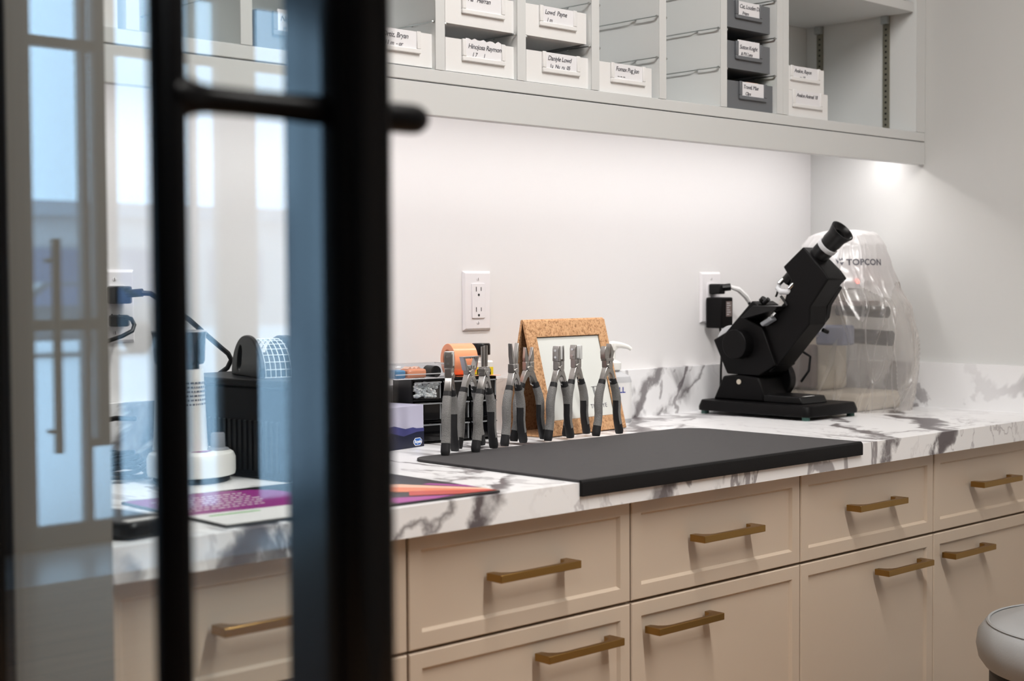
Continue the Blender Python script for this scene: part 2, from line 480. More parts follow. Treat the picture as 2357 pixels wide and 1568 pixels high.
def rrect(x0, x1, y0, y1, r, n=6, corners=(1, 1, 1, 1)):
    """rounded rectangle, corners: (x0y0, x1y0, x1y1, x0y1)"""
    out = []
    for k, (cx, cy, a) in enumerate([(x0, y0, 180), (x1, y0, 270), (x1, y1, 0), (x0, y1, 90)]):
        rad = r*corners[k]
        if rad <= 0:
            out.append((cx, cy)); continue
        ox = cx+rad if cx == x0 else cx-rad
        oy = cy+rad if cy == y0 else cy-rad
        for i in range(n+1):
            t = R(a+90*i/n)
            out.append((ox+rad*math.cos(t), oy+rad*math.sin(t)))
    return out

def text_mesh(body, size, ext=0.0002, shear=0.0, align='LEFT', spacing=1.0, bold=0.0):
    cu = bpy.data.curves.new('lettering', 'FONT')
    cu.body = body; cu.size = size; cu.extrude = ext; cu.shear = shear
    cu.align_x = align; cu.space_character = spacing; cu.resolution_u = 3
    cu.offset = bold
    o = bpy.data.objects.new('lettering_source', cu)
    COL.objects.link(o)
    dg = bpy.context.evaluated_depsgraph_get()
    me = bpy.data.meshes.new_from_object(o.evaluated_get(dg))
    bpy.data.objects.remove(o); bpy.data.curves.remove(cu)
    me.materials.clear()
    return me

def text(name, body, size, mat, parent, loc, rot=(math.pi/2, 0, 0), **k):
    o = put(name, text_mesh(body, size, **k), mat, parent)
    o.location = loc; o.rotation_euler = rot
    return o

# ------------------------------------------------------------------ room shell
def struct(name, mb, mat, label, cat, bevel=0):
    return tag(mb.build(name, mat, bevel=bevel, smooth=0), label, cat, kind='structure')

XR = 0.0            # right wall
XP = -2.278         # partition, lab side
YW = 4.2            # shop-front wall
struct('floor', MB().box(-8.2, 0.15, -4.65, 3.46, -0.1, 0), 'floor', 'brown wood floor running under the cabinets and stool', 'floor')
struct('floor_entry', MB().box(-8.2, XP, 3.46, YW+0.12, -0.1, 0), 'tile', 'pale polished entry floor by the shop windows', 'floor')
struct('ceiling', MB().box(-8.2, 0.15, -4.65, YW+0.12, 2.75, 2.87), 'ceil', 'plain white ceiling above the room', 'ceiling')
struct('wall_back', MB().box(XP-0.147, 0.15, 0.0, 0.12, 0, 2.75), 'wall', 'white wall behind the counter between worktop and wall cabinets', 'wall')
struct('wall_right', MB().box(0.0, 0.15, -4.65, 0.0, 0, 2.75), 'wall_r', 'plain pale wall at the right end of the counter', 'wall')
struct('wall_left', MB().box(-2.46, XP, -0.765, 0.0, 0, 2.75), 'greige', 'greige end of the partition wall seen through the door glass', 'wall')
struct('wall_shop', MB().box(-2.46, XP, 0.12, YW, 0, 2.75), 'greige', 'long partition wall leading to the shop windows', 'wall')
struct('wall_rear', MB().box(-8.2, 0.15, -4.77, -4.65, 0, 2.75), 'greige', 'wall behind the viewer', 'wall')
struct('wall_far', MB().box(-8.32, -8.2, -4.65, YW+0.12, 0, 2.75), 'greige', 'far left wall of the shop', 'wall')

# shop-front wall with its windows, mirrored in the door glass
PANES = [(-5.094, -4.849, 0.105, 1.005), (-5.094, -4.849, 1.055, 2.30), (-5.160, -5.127, 0.49, 1.005), (-5.160, -5.127, 1.055, 2.30), (-5.253, -5.127, 0.105, 0.455),
         (-5.686, -5.271, 0.105, 2.30), (-5.830, -5.705, 0.105, 2.30), (-6.70, -6.048, 0.105, 2.30),
         (-7.60, -6.80, 0.105, 2.30),
         (-5.094, -4.849, 2.345, 2.62), (-5.160, -5.127, 2.345, 2.62), (-5.686, -5.271, 2.345, 2.62),
         (-5.830, -5.705, 2.345, 2.62), (-6.70, -6.048, 2.345, 2.62), (-7.60, -6.80, 2.345, 2.62)]
wf = MB()
xs = sorted(set([-8.2, XP] + [p[0] for p in PANES] + [p[1] for p in PANES]))
zs = sorted(set([0, 2.75] + [p[2] for p in PANES] + [p[3] for p in PANES]))
for i in range(len(xs)-1):
    for k in range(len(zs)-1):
        mx_, mz_ = (xs[i]+xs[i+1])/2, (zs[k]+zs[k+1])/2
        if not any(p[0] < mx_ < p[1] and p[2] < mz_ < p[3] for p in PANES):
            wf.box(xs[i], xs[i+1], YW, YW+0.06, zs[k], zs[k+1])
struct('wall_front', wf, 'mullion', 'dark shop-front framing with tall windows mirrored in the door glass', 'wall')
for i, (a, b, c, d) in enumerate(PANES):
    tag(MB().box(a, b, YW+0.025, YW+0.033, c, d).build('window_%d' % (i+1), 'pane', smooth=0),
        'tall clear shop window pane reflected in the black-framed glass door', 'window', 'shop window panes', 'structure')
    ld = bpy.data.lights.new('window_daylight', 'AREA'); ld.shape = 'RECTANGLE'
    ld.size = b-a; ld.size_y = d-c; ld.cycles.is_portal = True
    lo = bpy.data.objects.new('window_daylight', ld); COL.objects.link(lo)
    lo.location = ((a+b)/2, YW+0.075, (c+d)/2); lo.rotation_euler = (-math.pi/2, 0, 0)

# entrance pull handle on the shop-front door pane
eh = thing('entrance_pull_handle', 'long vertical pull handle on the shop entrance, mirrored at far left', 'handle', (-4.921, YW, 0))
MB().box(-0.017, 0.017, -0.09, -0.055, 0.445, 1.423).build('grip_bar', 'greige', eh, bevel=0.004)
for z in (0.54, 1.325):
    MB().cyl((0, 0.026, z), (0, -0.055, z), 0.011, 10).build('standoff', 'greige', eh)

# ------------------------------------------------------------------ outside, seen only as a reflection
tag(MB().box(-60, 40, YW+0.14, 90, -0.2, -0.06).build('pavement', 'asphalt', smooth=0), 'pale pavement outside the shop windows', 'pavement', kind='structure')
bl = thing('building', 'low grey building across the street, blurred in the glass reflection', 'building', (-16, 40, -0.06))
MB().box(-16, 9.5, 0, 12, 0, 3.5).build('wall', 'facade', bl, smooth=0)
MB().box(-16.3, 9.9, -0.5, 12.3, 3.5, 3.95).build('roof', 'facade2', bl, smooth=0)
for k in range(7):
    x = -14+k*3.3
    w = MB().box(x, x+2.2, -0.06, 0.05, 0.7, 2.6).build('window', 'facade2', bl, smooth=0)
    MB().box(x+0.1, x+2.1, -0.09, -0.06, 0.8, 2.5).build('pane', 'bluegrey', w, smooth=0)
car = thing('car', 'dark parked car outside the windows, blurred in the glass reflection', 'car', (-14.6, 24.0, -0.06), R(0))
MB().prism([(-2.1, 0.3), (2.1, 0.3), (2.15, 0.6), (2.0, 0.85), (1.2, 0.95), (0.6, 1.38), (-0.9, 1.40), (-1.6, 0.95), (-2.1, 0.8)], 'y', -0.85, 0.85).build('body', 'carpaint', car, bevel=0.05)
for s in (-1, 1):
    MB().prism([(1.02, 0.95), (0.52, 1.31), (-0.82, 1.33), (-1.36, 0.95)], 'y', s*0.86-0.01, s*0.86+0.01).build('side_window', 'bluegrey', car)
    for x in (-1.3, 1.3):
        MB().cyl((x, s*0.72, 0.32), (x, s*0.88, 0.32), 0.32, 20).build('wheel', 'rubber', car)

# ------------------------------------------------------------------ ceiling lamps
for i, (x, y, w, lcol) in enumerate(DOWNLIGHTS):
    t = thing('ceiling_downlight', ['round recessed ceiling lamp near the right wall',
'round recessed ceiling lamp near the shop windows', 'added cool fill lamp on the shop side of the doorway, standing in for daylight'][i], 'lamp', (x, y, 2.75), 0, 'recessed ceiling lamps')
    MB().lathe([(0.075, -0.004), (0.095, -0.006), (0.095, 0.0), (0.075, 0.0)], 32).build('trim_ring', 'white', t)
    MB().lathe([(0.0745, -0.002), (0.0745, 0.0)], 32).build('diffuser', 'lamp', t)
    ld = bpy.data.lights.new('lamp_light', 'SPOT'); ld.energy = w*5.2; ld.color = lcol
    ld.shadow_soft_size = 0.10; ld.spot_size = R(150); ld.spot_blend = 0.9
    lo = bpy.data.objects.new('lamp_light', ld); COL.objects.link(lo); lo.parent = t; lo.location = (0, 0, -0.02)

t = thing('linear_ceiling_light', 'long slim ceiling light running out from the counter', 'lamp', (-1.56, -1.95, 2.75))
MB().box(-0.07, 0.07, -0.95, 0.95, -0.022, 0.0).build('housing', 'white', t, bevel=0.002)
MB().box(-0.06, 0.06, -0.94, 0.94, -0.024, -0.0222).build('diffuser', 'lamp', t, smooth=0)
ld = bpy.data.lights.new('lamp_light', 'AREA'); ld.shape = 'RECTANGLE'; ld.size = 0.12; ld.size_y = 1.88
ld.energy = LINEAR_WATTS; ld.color = LAMP_COLOR
lo = bpy.data.objects.new('lamp_light', ld); COL.objects.link(lo); lo.parent = t; lo.location = (0, 0, -0.026)

# ------------------------------------------------------------------ glass door in front
XF0, XF1 = -2.447, -2.412
dr = thing('door_1', 'black framed glass door with tubular pull handle in the foreground', 'door', (0, 0, 0), kind='structure')
MB().prism([(XF0, -1.314), (XF0, -1.3515)]+[(XF0+0.022*(1-math.cos(R(a))), -1.3515-0.030*math.sin(R(a))) for a in range(10, 91, 10)]+[(XF1-0.004, -1.3815), (XF1, -1.3775), (XF1, -1.314)], 'z', 0.01, 2.2).build('stile', 'black', dr)
MB().box(XF0, XF1, -0.841, -0.775, 0.01, 2.2).build('stile', 'black', dr, bevel=0.003)
MB().box(XF0, XF1, -1.314, -0.841, 2.12, 2.2).build('rail', 'black', dr, bevel=0.002)
MB().box(XF0, XF1, -1.314, -0.841, 0.01, 0.16).build('rail', 'black', dr, bevel=0.002)
MB().box(-2.434, -2.426, -1.318, -0.837, 0.155, 2.125).build('glass_pane', 'glass', dr, smooth=0)
ph = MB().tube([(-2.549, -1.348, 0.62), (-2.549, -1.348, 0.625), (-2.549, -1.348, 1.495), (-2.549, -1.348, 1.5)], [0.009, 0.0110, 0.0110, 0.009], 24).build('pull_handle', 'black_h', dr)
for z in (0.80, 1.302):
    T = Matrix.Translation((-2.549, -1.348, z)) @ Matrix.Rotation(R(90), 4, 'Y')
    MB().lathe([(0.0125, 0.0), (0.0120, 0.011), (0.0098, 0.017), (0.0085, 0.026), (0.0082, 0.05), (0.0084, 0.08), (0.0092, 0.1022), (0.0092, 0.112)], 20, T).build('standoff', 'black_h', ph)
    T = Matrix.Translation((XF1, -1.348, z)) @ Matrix.Rotation(R(90), 4, 'Y')
    MB().lathe([(0.0120, 0.0), (0.0105, 0.006), (0.0098, 0.02), (0.0098, 0.040), (0.0090, 0.046), (0.0066, 0.050), (0.002, 0.052)], 20, T).build('end_cap', 'black_h', ph)

# ------------------------------------------------------------------ base cabinets, worktop
def shaker(x0, x1, z0, z1, yf=-0.625, th=0.019, ins=0.0215, dep=0.005, sl=0.004):
    def loop(i, y): return [(x0+i, y, z0+i), (x1-i, y, z0+i), (x1-i, y, z1-i), (x0+i, y, z1-i)]
    e = 0.0015
    loops = [loop(0, yf+th), loop(0, yf+e), loop(e, yf), loop(ins, yf), loop(ins+sl, yf+dep)]
    vs = [p for l in loops for p in l]
    fs = [(3, 2, 1, 0), (16, 17, 18, 19)]
    for k in range(4):
        for i in range(4):
            j = (i+1) % 4
            fs.append((k*4+i, k*4+j, k*4+4+j, k*4+4+i))
    return MB().add(vs, fs)

def handle_mesh():
    h = 0.078; e = 0.0055
    poly = [(-h, 0.0), (-h, -0.030), (h, -0.030), (h, 0.0), (h-0.013, 0.0), (h-0.017, -0.012), (h-0.026, -0.0195), (h-0.036, -0.022),
            (-h+0.036, -0.022), (-h+0.026, -0.0195), (-h+0.017, -0.012), (-h+0.013, 0.0)]
    return MB().prism(poly, 'z', -e, e).mesh('handle', 25)
HM = handle_mesh()
UNITS = [-2.219, -1.787, -1.355, -0.923, -0.491, -0.059]
UL = ['leftmost cream base cabinet, half hidden behind the black door stile',
      'cream base cabinet just right of the black door stile, under the brochure mat',
      'cream base cabinet below the middle of the black desk mat',
      'cream base cabinet below the right end of the black desk mat',
      'rightmost cream base cabinet, behind the white stool']
SIDE = [1, 1, -1, 1, -1]
for i in range(5):
    x0, x1 = UNITS[i], UNITS[i+1]
    t = thing('base_cabinet', UL[i], 'cabinet', (0, 0, 0), 0, 'cream base cabinets under the worktop')
    c = MB().box(x0+0.0005, x1-0.0005, -0.6045, -0.002, 0.10, 0.8735)
    c.box(x0+0.0005, x1-0.0005, -0.55, -0.002, 0.0, 0.10)
    c.build('carcass', 'cab', t, smooth=0)
    d = shaker(x0+0.0017, x1-0.0017, 0.7197, 0.872).build('drawer_front', 'cab', t, smooth=20)
    h = put('handle', HM, 'brass', d, bevel=0.0008); h.location = ((x0+x1)/2, -0.625, 0.7985); h['label'] = 'brushed brass bar handle'
    d = shaker(x0+0.0017, x1-0.0017, 0.105, 0.7155).build('door', 'cab', t, smooth=20)
    hx = x1-0.029-0.078-0.018 if SIDE[i] > 0 else x0+0.031+0.078
    h = put('handle', HM, 'brass', d, bevel=0.0008); h.location = (hx, -0.625, 0.6715); h['label'] = 'brushed brass bar handle'
tag(MB().box(UNITS[-1], -0.0005, -0.622, -0.603, 0.0, 0.8735).build('filler_panel', 'cab', smooth=0), 'narrow cream filler strip between last cabinet and right wall', 'panel')
tag(MB().box(XP+0.0005, UNITS[0], -0.622, -0.603, 0.0, 0.8735).build('filler_panel', 'cab', smooth=0), 'narrow cream filler strip between first cabinet and partition', 'panel')

ct = thing('countertop', 'long white marble-patterned worktop with dark veins on the base cabinets', 'worktop')
MB().box(XP+0.0005, -0.0005, -0.6505, -0.0005, 0.874, 0.914).build('slab', 'marble', ct, smooth=0)
MB().box(XP+0.0005, -0.0195, -0.019, -0.0005, 0.914, 1.0156).build('backsplash', 'marble', ct, smooth=0)
MB().box(-0.019, -0.0005, -0.6505, -0.0005, 0.914, 1.0156).build('backsplash', 'marble', ct, smooth=0)

# ------------------------------------------------------------------ wall cabinet with open bays
YU = -0.311
uc = thing('wall_cabinet', 'long off-white wall cabinet of open pigeonhole bays above the counter', 'cabinet')
DIV = [-2.166, -1.986, -1.8075, -1.6254, -1.4451, -1.2656, -1.0852, -0.9043, -0.7239]   # right faces
TH = 0.0195
MB().box(XP+0.001, -0.001, -0.012, -0.0005, 1.5185, 2.4).build('back_panel', 'inner', uc, smooth=0)
MB().box(XP+0.001, -0.001, YU, -0.0125, 1.5185, 1.5385).build('bottom_panel', 'upper', uc, bevel=0.0008)
MB().box(XP+0.001, -0.001, YU, -0.0125, 2.38, 2.4).build('top_panel', 'upper', uc, bevel=0.0008)
for x in DIV:
    MB().box(x-TH, x, YU+0.0005, -0.0125, 1.539, 2.3795).build('divider', 'inner', uc, bevel=0.0008)
MB().box(-0.5628, -0.5432, YU+0.0005, -0.0125, 1.539, 2.3795).build('divider', 'inner', uc, bevel=0.0008)
MB().box(-0.5427, -0.5232, YU+0.0005, -0.0125, 1.539, 2.3795).build('divider', 'inner', uc, bevel=0.0008)
MB().box(-0.037, -0.001, YU+0.0005, -0.0125, 1.539, 2.3795).build('end_panel', 'inner', uc, bevel=0.0008)
MB().box(XP+0.001, XP+0.02, YU+0.0005, -0.0125, 1.539, 2.3795).build('end_panel', 'inner', uc, bevel=0.0008)
MB().box(XP+0.001, -0.001, YU, YU+0.019, 1.466, 1.5165).build('valance', 'upper', uc, bevel=0.0006)
# front edge banding of the dividers so that the face frame reads as one off-white front
for x in DIV:
    MB().box(x-TH, x, YU-0.0006, YU+0.0004, 1.539, 2.3795).build('edge_band', 'upper', uc, smooth=0)
MB().box(-0.5628, -0.5432, YU-0.0006, YU+0.0004, 1.539, 2.3795).build('edge_band', 'upper', uc, smooth=0)
MB().box(-0.5427, -0.5232, YU-0.0006, YU+0.0004, 1.539, 2.3795).build('edge_band', 'upper', uc, smooth=0)
MB().box(-0.037, -0.001, YU-0.0006, YU+0.0004, 1.539, 2.3795).build('edge_band', 'upper', uc, smooth=0)
# wire bin rails on the divider sides
def wire(xw, z, s):
    w = MB()
    o = 0.005*s
    w.tube([(xw, -0.3095, z), (xw+o, -0.3075, z), (xw+o, -0.27, z), (xw+o, -0.262, z+0.0005), (xw+o*0.5, -0.256, z+0.0008), (xw+o*0.5, -0.250, z+0.0006),
            (xw+o, -0.244, z), (xw+o, -0.04, z), (xw, -0.036, z)], 0.0011, 6)
    w.ball((xw+o*0.7, -0.308, z), 0.0026, 8); w.ball((xw+o*0.3, -0.2545, z), 0.002, 6)
    w.build('shelf_wire', 'wire', uc)
BAYR = [x-TH for x in DIV] + [-0.5628]
for k, x in enumerate(BAYR):
    for z in (1.6140, 1.6893, 1.7647, 1.840):
        wire(x, z, -1)
for x in DIV:
    for z in (1.6140, 1.6893, 1.7647):
        wire(x, z, 1)
# shelf standards in the right bay
for y in (-0.0527, -0.2337):
    p = MB().box(-0.0405, -0.037, y-0.0082, y+0.0082, 1.5395, 2.30).build('shelf_standard', 'standard', uc, smooth=0)
    s = MB()
    z = 1.5455
    while z < 1.80:
        s.box(-0.0409, -0.0404, y-0.0022, y+0.0026, z, z+0.0045); z += 0.0128
    s.build('slots', 'slot', p, smooth=0)
    MB().box(-0.050, -0.0405, y-0.009, y+0.009, 1.790, 1.8075).build('clip', 'wire', p, bevel=0.001)
MB().box(-0.5225, -0.0415, -0.305, -0.013, 1.808, 1.830).build('shelf', 'upper', uc, bevel=0.0008)

# under-cabinet light bar
lb = thing('under_cabinet_light', 'slim light bar hidden behind the wall cabinet valance', 'lamp', (0, 0, 0))
MB().box(-2.28, -0.03, -0.245, -0.215, 1.508, 1.5182).build('housing', 'white', lb, smooth=0)
MB().box(-2.275, -0.035, -0.241, -0.219, 1.5065, 1.5079).build('diffuser', 'lamp', lb, smooth=0)
ld = bpy.data.lights.new('bar_light', 'AREA'); ld.shape = 'RECTANGLE'; ld.size = 2.24; ld.size_y = 0.022
ld.energy = STRIP_WATTS; ld.color = STRIP_COLOR
lo = bpy.data.objects.new('bar_light', ld); COL.objects.link(lo); lo.parent = lb; lo.location = (-1.155, -0.23, 1.503); lo.rotation_euler = (R(24), 0, 0)

# ------------------------------------------------------------------ storage bins
def make_bin(xc, z0, w, mat, label, lines, hold=(0.20, 0.77), group='labelled storage bins in the wall cabinet', yf=-0.302, h=0.0535, torn=False, dx=0.0, tab=0.0):
    t = thing('storage_bin', label, 'bin', (xc, yf, z0), 0, group)
    b = MB()
    hw = w/2
    b.box(-hw, hw, 0, 0.004, 0, h); b.box(-hw, hw, 0.236, 0.24, 0, h)
    b.box(-hw, -hw+0.0035, 0.004, 0.236, 0, h); b.box(hw-0.0035, hw, 0.004, 0.236, 0, h)
    b.box(-hw, hw, 0.004, 0.236, 0, 0.003)
    b.build('body', mat, t, smooth=0)
    a0, a1 = -hw+hold[0]*w, -hw+hold[1]*w
    zb = 0.019
    p = MB()
    p.box(a0, a1, -0.0045, -0.0001, zb, zb+0.0075)
    p.box(a0, a0+0.008, -0.0045, -0.0001, zb+0.0075, h+0.0008)
    p.box(a1-0.008, a1, -0.0045, -0.0001, zb+0.0075, h+0.0008)
    p.build('label_holder', mat, t, bevel=0.0012)
    pv = [(a0+0.008, zb+0.0075), (a1-0.008, zb+0.0075)]
    if torn:
        n = 12
        pv += [(a1-0.008+(a0-a1+0.016)*k/n, h+0.0015+0.0022*math.sin(k*2.3)+(0.001 if k % 3 else 0)) for k in range(n+1)]
    else:
        pv += [(a1-0.008, h+tab), (a0+0.008, h+tab)]
    lab = MB().prism(pv, 'y', -0.0022, -0.0004).build('label_card', 'paper', t, smooth=0)
    zt = h-0.013
    for k, ln in enumerate(lines):
        if ln:
            text('handwriting', ln, 0.0112 if k == 0 else 0.0095, 'ink', lab, (a0+0.0125+dx+0.004*k, -0.0026, zt-0.0125*k), shear=0.25, spacing=0.92)
    return t
make_bin(-1.5335, 1.5420, 0.150, 'bin_w', 'white bin alone in the bay beside the black door stile', ['Ortiz, Bryan', '11 m  - or'], (0.2, 0.79))
make_bin(-1.3585, 1.5412, 0.155, 'bin_w', 'lower white bin with a torn-edged card, in the pair nearest the door stile', ['Hinojosa Raymond', '  1 7      1'], (0.22, 0.83), torn=True)
make_bin(-1.3585, 1.6175, 0.155, 'bin_w', 'upper white bin cut by the top of the picture, nearest the door stile', ['Pla   Herran', ''], (0.22, 0.83))
make_bin(-1.1795, 1.5408, 0.152, 'bin_w', 'lower white bin of the second pair, above the outlet by the cork stand', ['Daniyle Lowd', '1u  Nu  ru  05'], (0.24, 0.84))
make_bin(-1.1835, 1.6185, 0.150, 'bin_w', 'upper white bin of the second pair, fully in view', ['Lowd  Payne', '1 m'], (0.22, 0.82))
make_bin(-1.0085, 1.5395, 0.148, 'bin_w', 'single white bin under two bare wire rails', ['Fomax Pug Jon', '~ ~ ~'], (0.24, 0.86))
make_bin(-0.6400, 1.5405, 0.150, 'bin_g', 'bottom dark grey bin with green papers in the stack of three', ['Travel, Mae', ' Clips'], (0.26, 0.84))
make_bin(-0.6470, 1.6175, 0.146, 'bin_g', 'middle dark grey bin in the stack of three', ['Sutton Knight', '& PX Lens'], (0.22, 0.8), tab=0.004)
make_bin(-0.6470, 1.6970, 0.146, 'bin_g', 'top dark grey bin in the stack of three', ['Cat, Louden Dar', '  Prizm'], (0.22, 0.8))
make_bin(-0.4440, 1.5395, 0.144, 'bin_w', 'lower white bin in the wide right bay with slotted metal strips', ['Avalon Animal 18'], (0.12, 0.84))
make_bin(-0.4500, 1.5935, 0.128, 'bin_w', 'upper white bin stacked in the wide right bay', ['Avalon, Rayon', '   -  ru 18'], (0.06, 0.86), h=0.0490)
make_bin(-1.7180, 1.5405, 0.152, 'bin_g', 'dark grey bin with large white card seen through the door glass', ['Ne', 'w'], (0.17, 0.9), yf=-0.303, tab=0.004)
make_bin(-2.0880, 1.5405, 0.150, 'bin_w', 'white bin at far left behind the door glass', ['Moss', ''], (0.2, 0.8))
pp = thing('paper_slips', 'green and cream paper slips poking out of the bottom grey bin', 'paper', (-0.60, -0.29, 1.5440))
MB().box(-0.045, 0.02, 0.0, 0.001, 0, 0.0525).build('slip', 'print_white', pp).rotation_euler = (0.06, 0, 0)
MB().box(0.0, 0.036, 0.004, 0.005, 0, 0.0530).build('slip', 'green', pp).rotation_euler = (0.06, 0, 0)
MB().box(-0.03, 0.01, 0.008, 0.009, 0, 0.0545).build('slip', 'peach', pp).rotation_euler = (0.06, 0, 0)
tr = thing('document_tray', 'black tray on the shelf at the top right of the wall cabinet', 'tray', (-0.175, -0.16, 1.8302))
q = MB().box(-0.12, 0.125, -0.13, 0.12, 0, 0.003)
q.box(-0.12, 0.125, -0.13, -0.127, 0.003, 0.05); q.box(-0.12, -0.117, -0.127, 0.12, 0.003, 0.05); q.box(0.122, 0.125, -0.127, 0.12, 0.003, 0.05)
q.build('tray_body', 'bl_plastic', tr, smooth=0)

# ------------------------------------------------------------------ outlets
def outlet(x, label):
    t = thing('wall_outlet', label, 'outlet', (x, -0.0002, 1.1665), 0, 'white wall outlets above the worktop')
    def loop(hx, hz, y): return [(-hx, y, -hz), (hx, y, -hz), (hx, y, hz), (-hx, y, hz)]
    ls = [loop(0.0358, 0.0572, 0), loop(0.0358, 0.0572, -0.0015), loop(0.0315, 0.0530, -0.0062)]
    MB().add([p for l in ls for p in l], [(3, 2, 1, 0), (8, 9, 10, 11)]+[(k*4+i, k*4+(i+1) % 4, k*4+4+(i+1) % 4, k*4+4+i) for k in range(2) for i in range(4)]).build('cover_plate', 'plate', t, bevel=0.0008)
    r = MB().prism(rrect(-0.0165, 0.0165, -0.0333, 0.0333, 0.002, 3), 'y', -0.0085, -0.0062).build('receptacle', 'plate', t, bevel=0.0005)
    s = MB()
    for dz in (0.0185, -0.0205):
        s.box(-0.0073, -0.0055, -0.0088, -0.0084, dz-0.0005, dz+0.0085)
        s.box(0.0055, 0.0070, -0.0088, -0.0084, dz+0.0005, dz+0.0078)
        s.cyl((0, -0.0084, dz-0.007), (0, -0.0088, dz-0.007), 0.0025, 10)
    s.build('slots', 'slot', r)
    for dz in (0.0418, -0.0418):
        sc = MB().lathe([(0.0034, 0), (0.0034, 0.0006), (0.002, 0.0012)], 12, Matrix.Translation((0, -0.0062, dz)) @ Matrix.Rotation(R(90), 4, 'X')).build('screw', 'plate', t)
        MB().box(-0.0004, 0.0004, -0.0077, -0.0072, dz-0.0025, dz+0.0025).build('screw_slot', 'slot', sc)
    return t
outlet(-1.1018, 'empty white wall outlet left of the cork stand')
outlet(-0.3920, 'white wall outlet holding a plug and adapter behind the lensmeter')
outlet(-1.8655, 'white wall outlet with two black plugs behind the door glass')

# plugs and cords
pl = thing('power_plug', 'upper black plug with thick cord in the outlet behind the door glass', 'plug', (-1.8655, -0.009, 1.1835))
MB().prism([(-0.015, 0.0), (0.015, 0.0), (0.014, -0.028), (0.006, -0.036), (-0.006, -0.036), (-0.014, -0.028)], 'z', -0.013, 0.014).build('plug_body', 'bl_plastic', pl, bevel=0.003)
MB().cyl((0.0, -0.030, 0.002), (0.018, -0.052, 0.004), 0.0065, 10).build('strain_relief', 'bl_plastic', pl)
MB().tube([Vector(p)-Vector((-1.8655, -0.009, 1.1835)) for p in [(-1.850, -0.058, 1.187), (-1.837, -0.066, 1.186), (-1.815, -0.068, 1.172), (-1.77, -0.066, 1.145), (-1.731, -0.06, 1.116), (-1.707, -0.058, 1.098),
          (-1.692, -0.055, 1.088), (-1.684, -0.052, 1.077), (-1.687, -0.045, 1.064), (-1.70, -0.03, 1.050), (-1.715, -0.027, 1.02), (-1.72, -0.026, 0.95), (-1.72, -0.026, 0.919)]], 0.0042, 8).build('cord', 'bl_plastic', pl)
pl = thing('power_plug', 'lower black plug with curling cord in the outlet behind the door glass', 'plug', (-1.8655, -0.009, 1.1440))
MB().prism([(-0.013, 0.0), (0.013, 0.0), (0.013, -0.02), (0.004, -0.032), (-0.011, -0.026)], 'z', -0.009, 0.009).build('plug_body', 'bl_plastic', pl, bevel=0.003)
MB().tube([Vector(p)-Vector((-1.8655, -0.009, 1.1440)) for p in [(-1.866, -0.036, 1.150), (-1.860, -0.048, 1.147), (-1.859, -0.055, 1.138), (-1.864, -0.058, 1.129), (-1.880, -0.055, 1.121), (-1.905, -0.046, 1.112),
          (-1.93, -0.038, 1.09), (-1.95, -0.03, 1.04), (-1.955, -0.028, 0.96), (-1.955, -0.03, 0.9175)]], 0.0034, 8).build('cord', 'bl_plastic', pl)
pl = thing('power_plug', 'black plug with white-sleeved cord behind the lensmeter', 'plug', (-0.392, -0.009, 1.186))
MB().prism([(-0.013, 0.0), (0.013, 0.0), (0.012, -0.022), (0.004, -0.034), (-0.010, -0.030)], 'z', -0.012, 0.011).build('plug_body', 'bl_plastic', pl, bevel=0.003)
MB().cyl((0.0, -0.028, 0.002), (0.014, -0.040, 0.004), 0.0085, 10).build('strain_relief', 'bl_plastic', pl)
MB().tube([(0.014, -0.040, 0.004), (0.035, -0.047, -0.002), (0.058, -0.050, -0.018), (0.068, -0.050, -0.028)], [0.004, 0.0062, 0.0062, 0.0055], 8).build('cable_sleeve', 'print_white', pl)
MB().tube([(0.066, -0.050, -0.026), (0.082, -0.050, -0.050), (0.090, -0.046, -0.085), (0.085, -0.030, -0.16), (0.08, -0.022, -0.25), (0.08, -0.024, -0.268)], 0.0036, 8).build('cord', 'bl_plastic', pl)
pa = thing('power_adapter', 'black box-shaped power adapter plugged into the outlet behind the lensmeter', 'adapter', (-0.394, -0.009, 1.134))
MB().box(-0.021, 0.021, -0.044, 0.0, -0.036, 0.033).build('adapter_body', 'bl_satin', pa, bevel=0.003)
lp = MB().box(-0.004, 0.016, -0.0446, -0.0440, -0.010, 0.024).build('rating_label', 'brownshade', pa)
for k in range(6):
    MB().box(-0.002, 0.006+0.008*((k*5) % 3)/3, -0.0449, -0.0446, -0.006+k*0.005, -0.0045+k*0.005).build('print_line', 'ltgrey', lp, smooth=0)
MB().tube([(-0.008, -0.03, -0.036), (-0.006, -0.031, -0.05), (-0.003, -0.031, -0.09), (-0.003, -0.0285, -0.13), (-0.003, -0.0275, -0.20), (-0.003, -0.028, -0.2075)], 0.0026, 8).build('cord', 'bl_plastic', pa)

# ------------------------------------------------------------------ desk mat over the counter edge
dm = thing('desk_mat', 'dark grey felt desk mat folded over the front edge of the worktop', 'mat', (0, 0, 0.9142))
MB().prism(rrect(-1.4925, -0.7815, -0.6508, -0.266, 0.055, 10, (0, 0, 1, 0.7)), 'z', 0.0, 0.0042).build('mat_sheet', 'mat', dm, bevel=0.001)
MB().prism([(-0.6508, 0.0042), (-0.6535, 0.0036), (-0.6560, 0.0010), (-0.6568, -0.003), (-0.6568, -0.0190), (-0.6560, -0.0196), (-0.6508, -0.0196)], 'x', -1.4925, -0.7815).build('mat_lip', 'mat_lip', dm, bevel=0.0006)

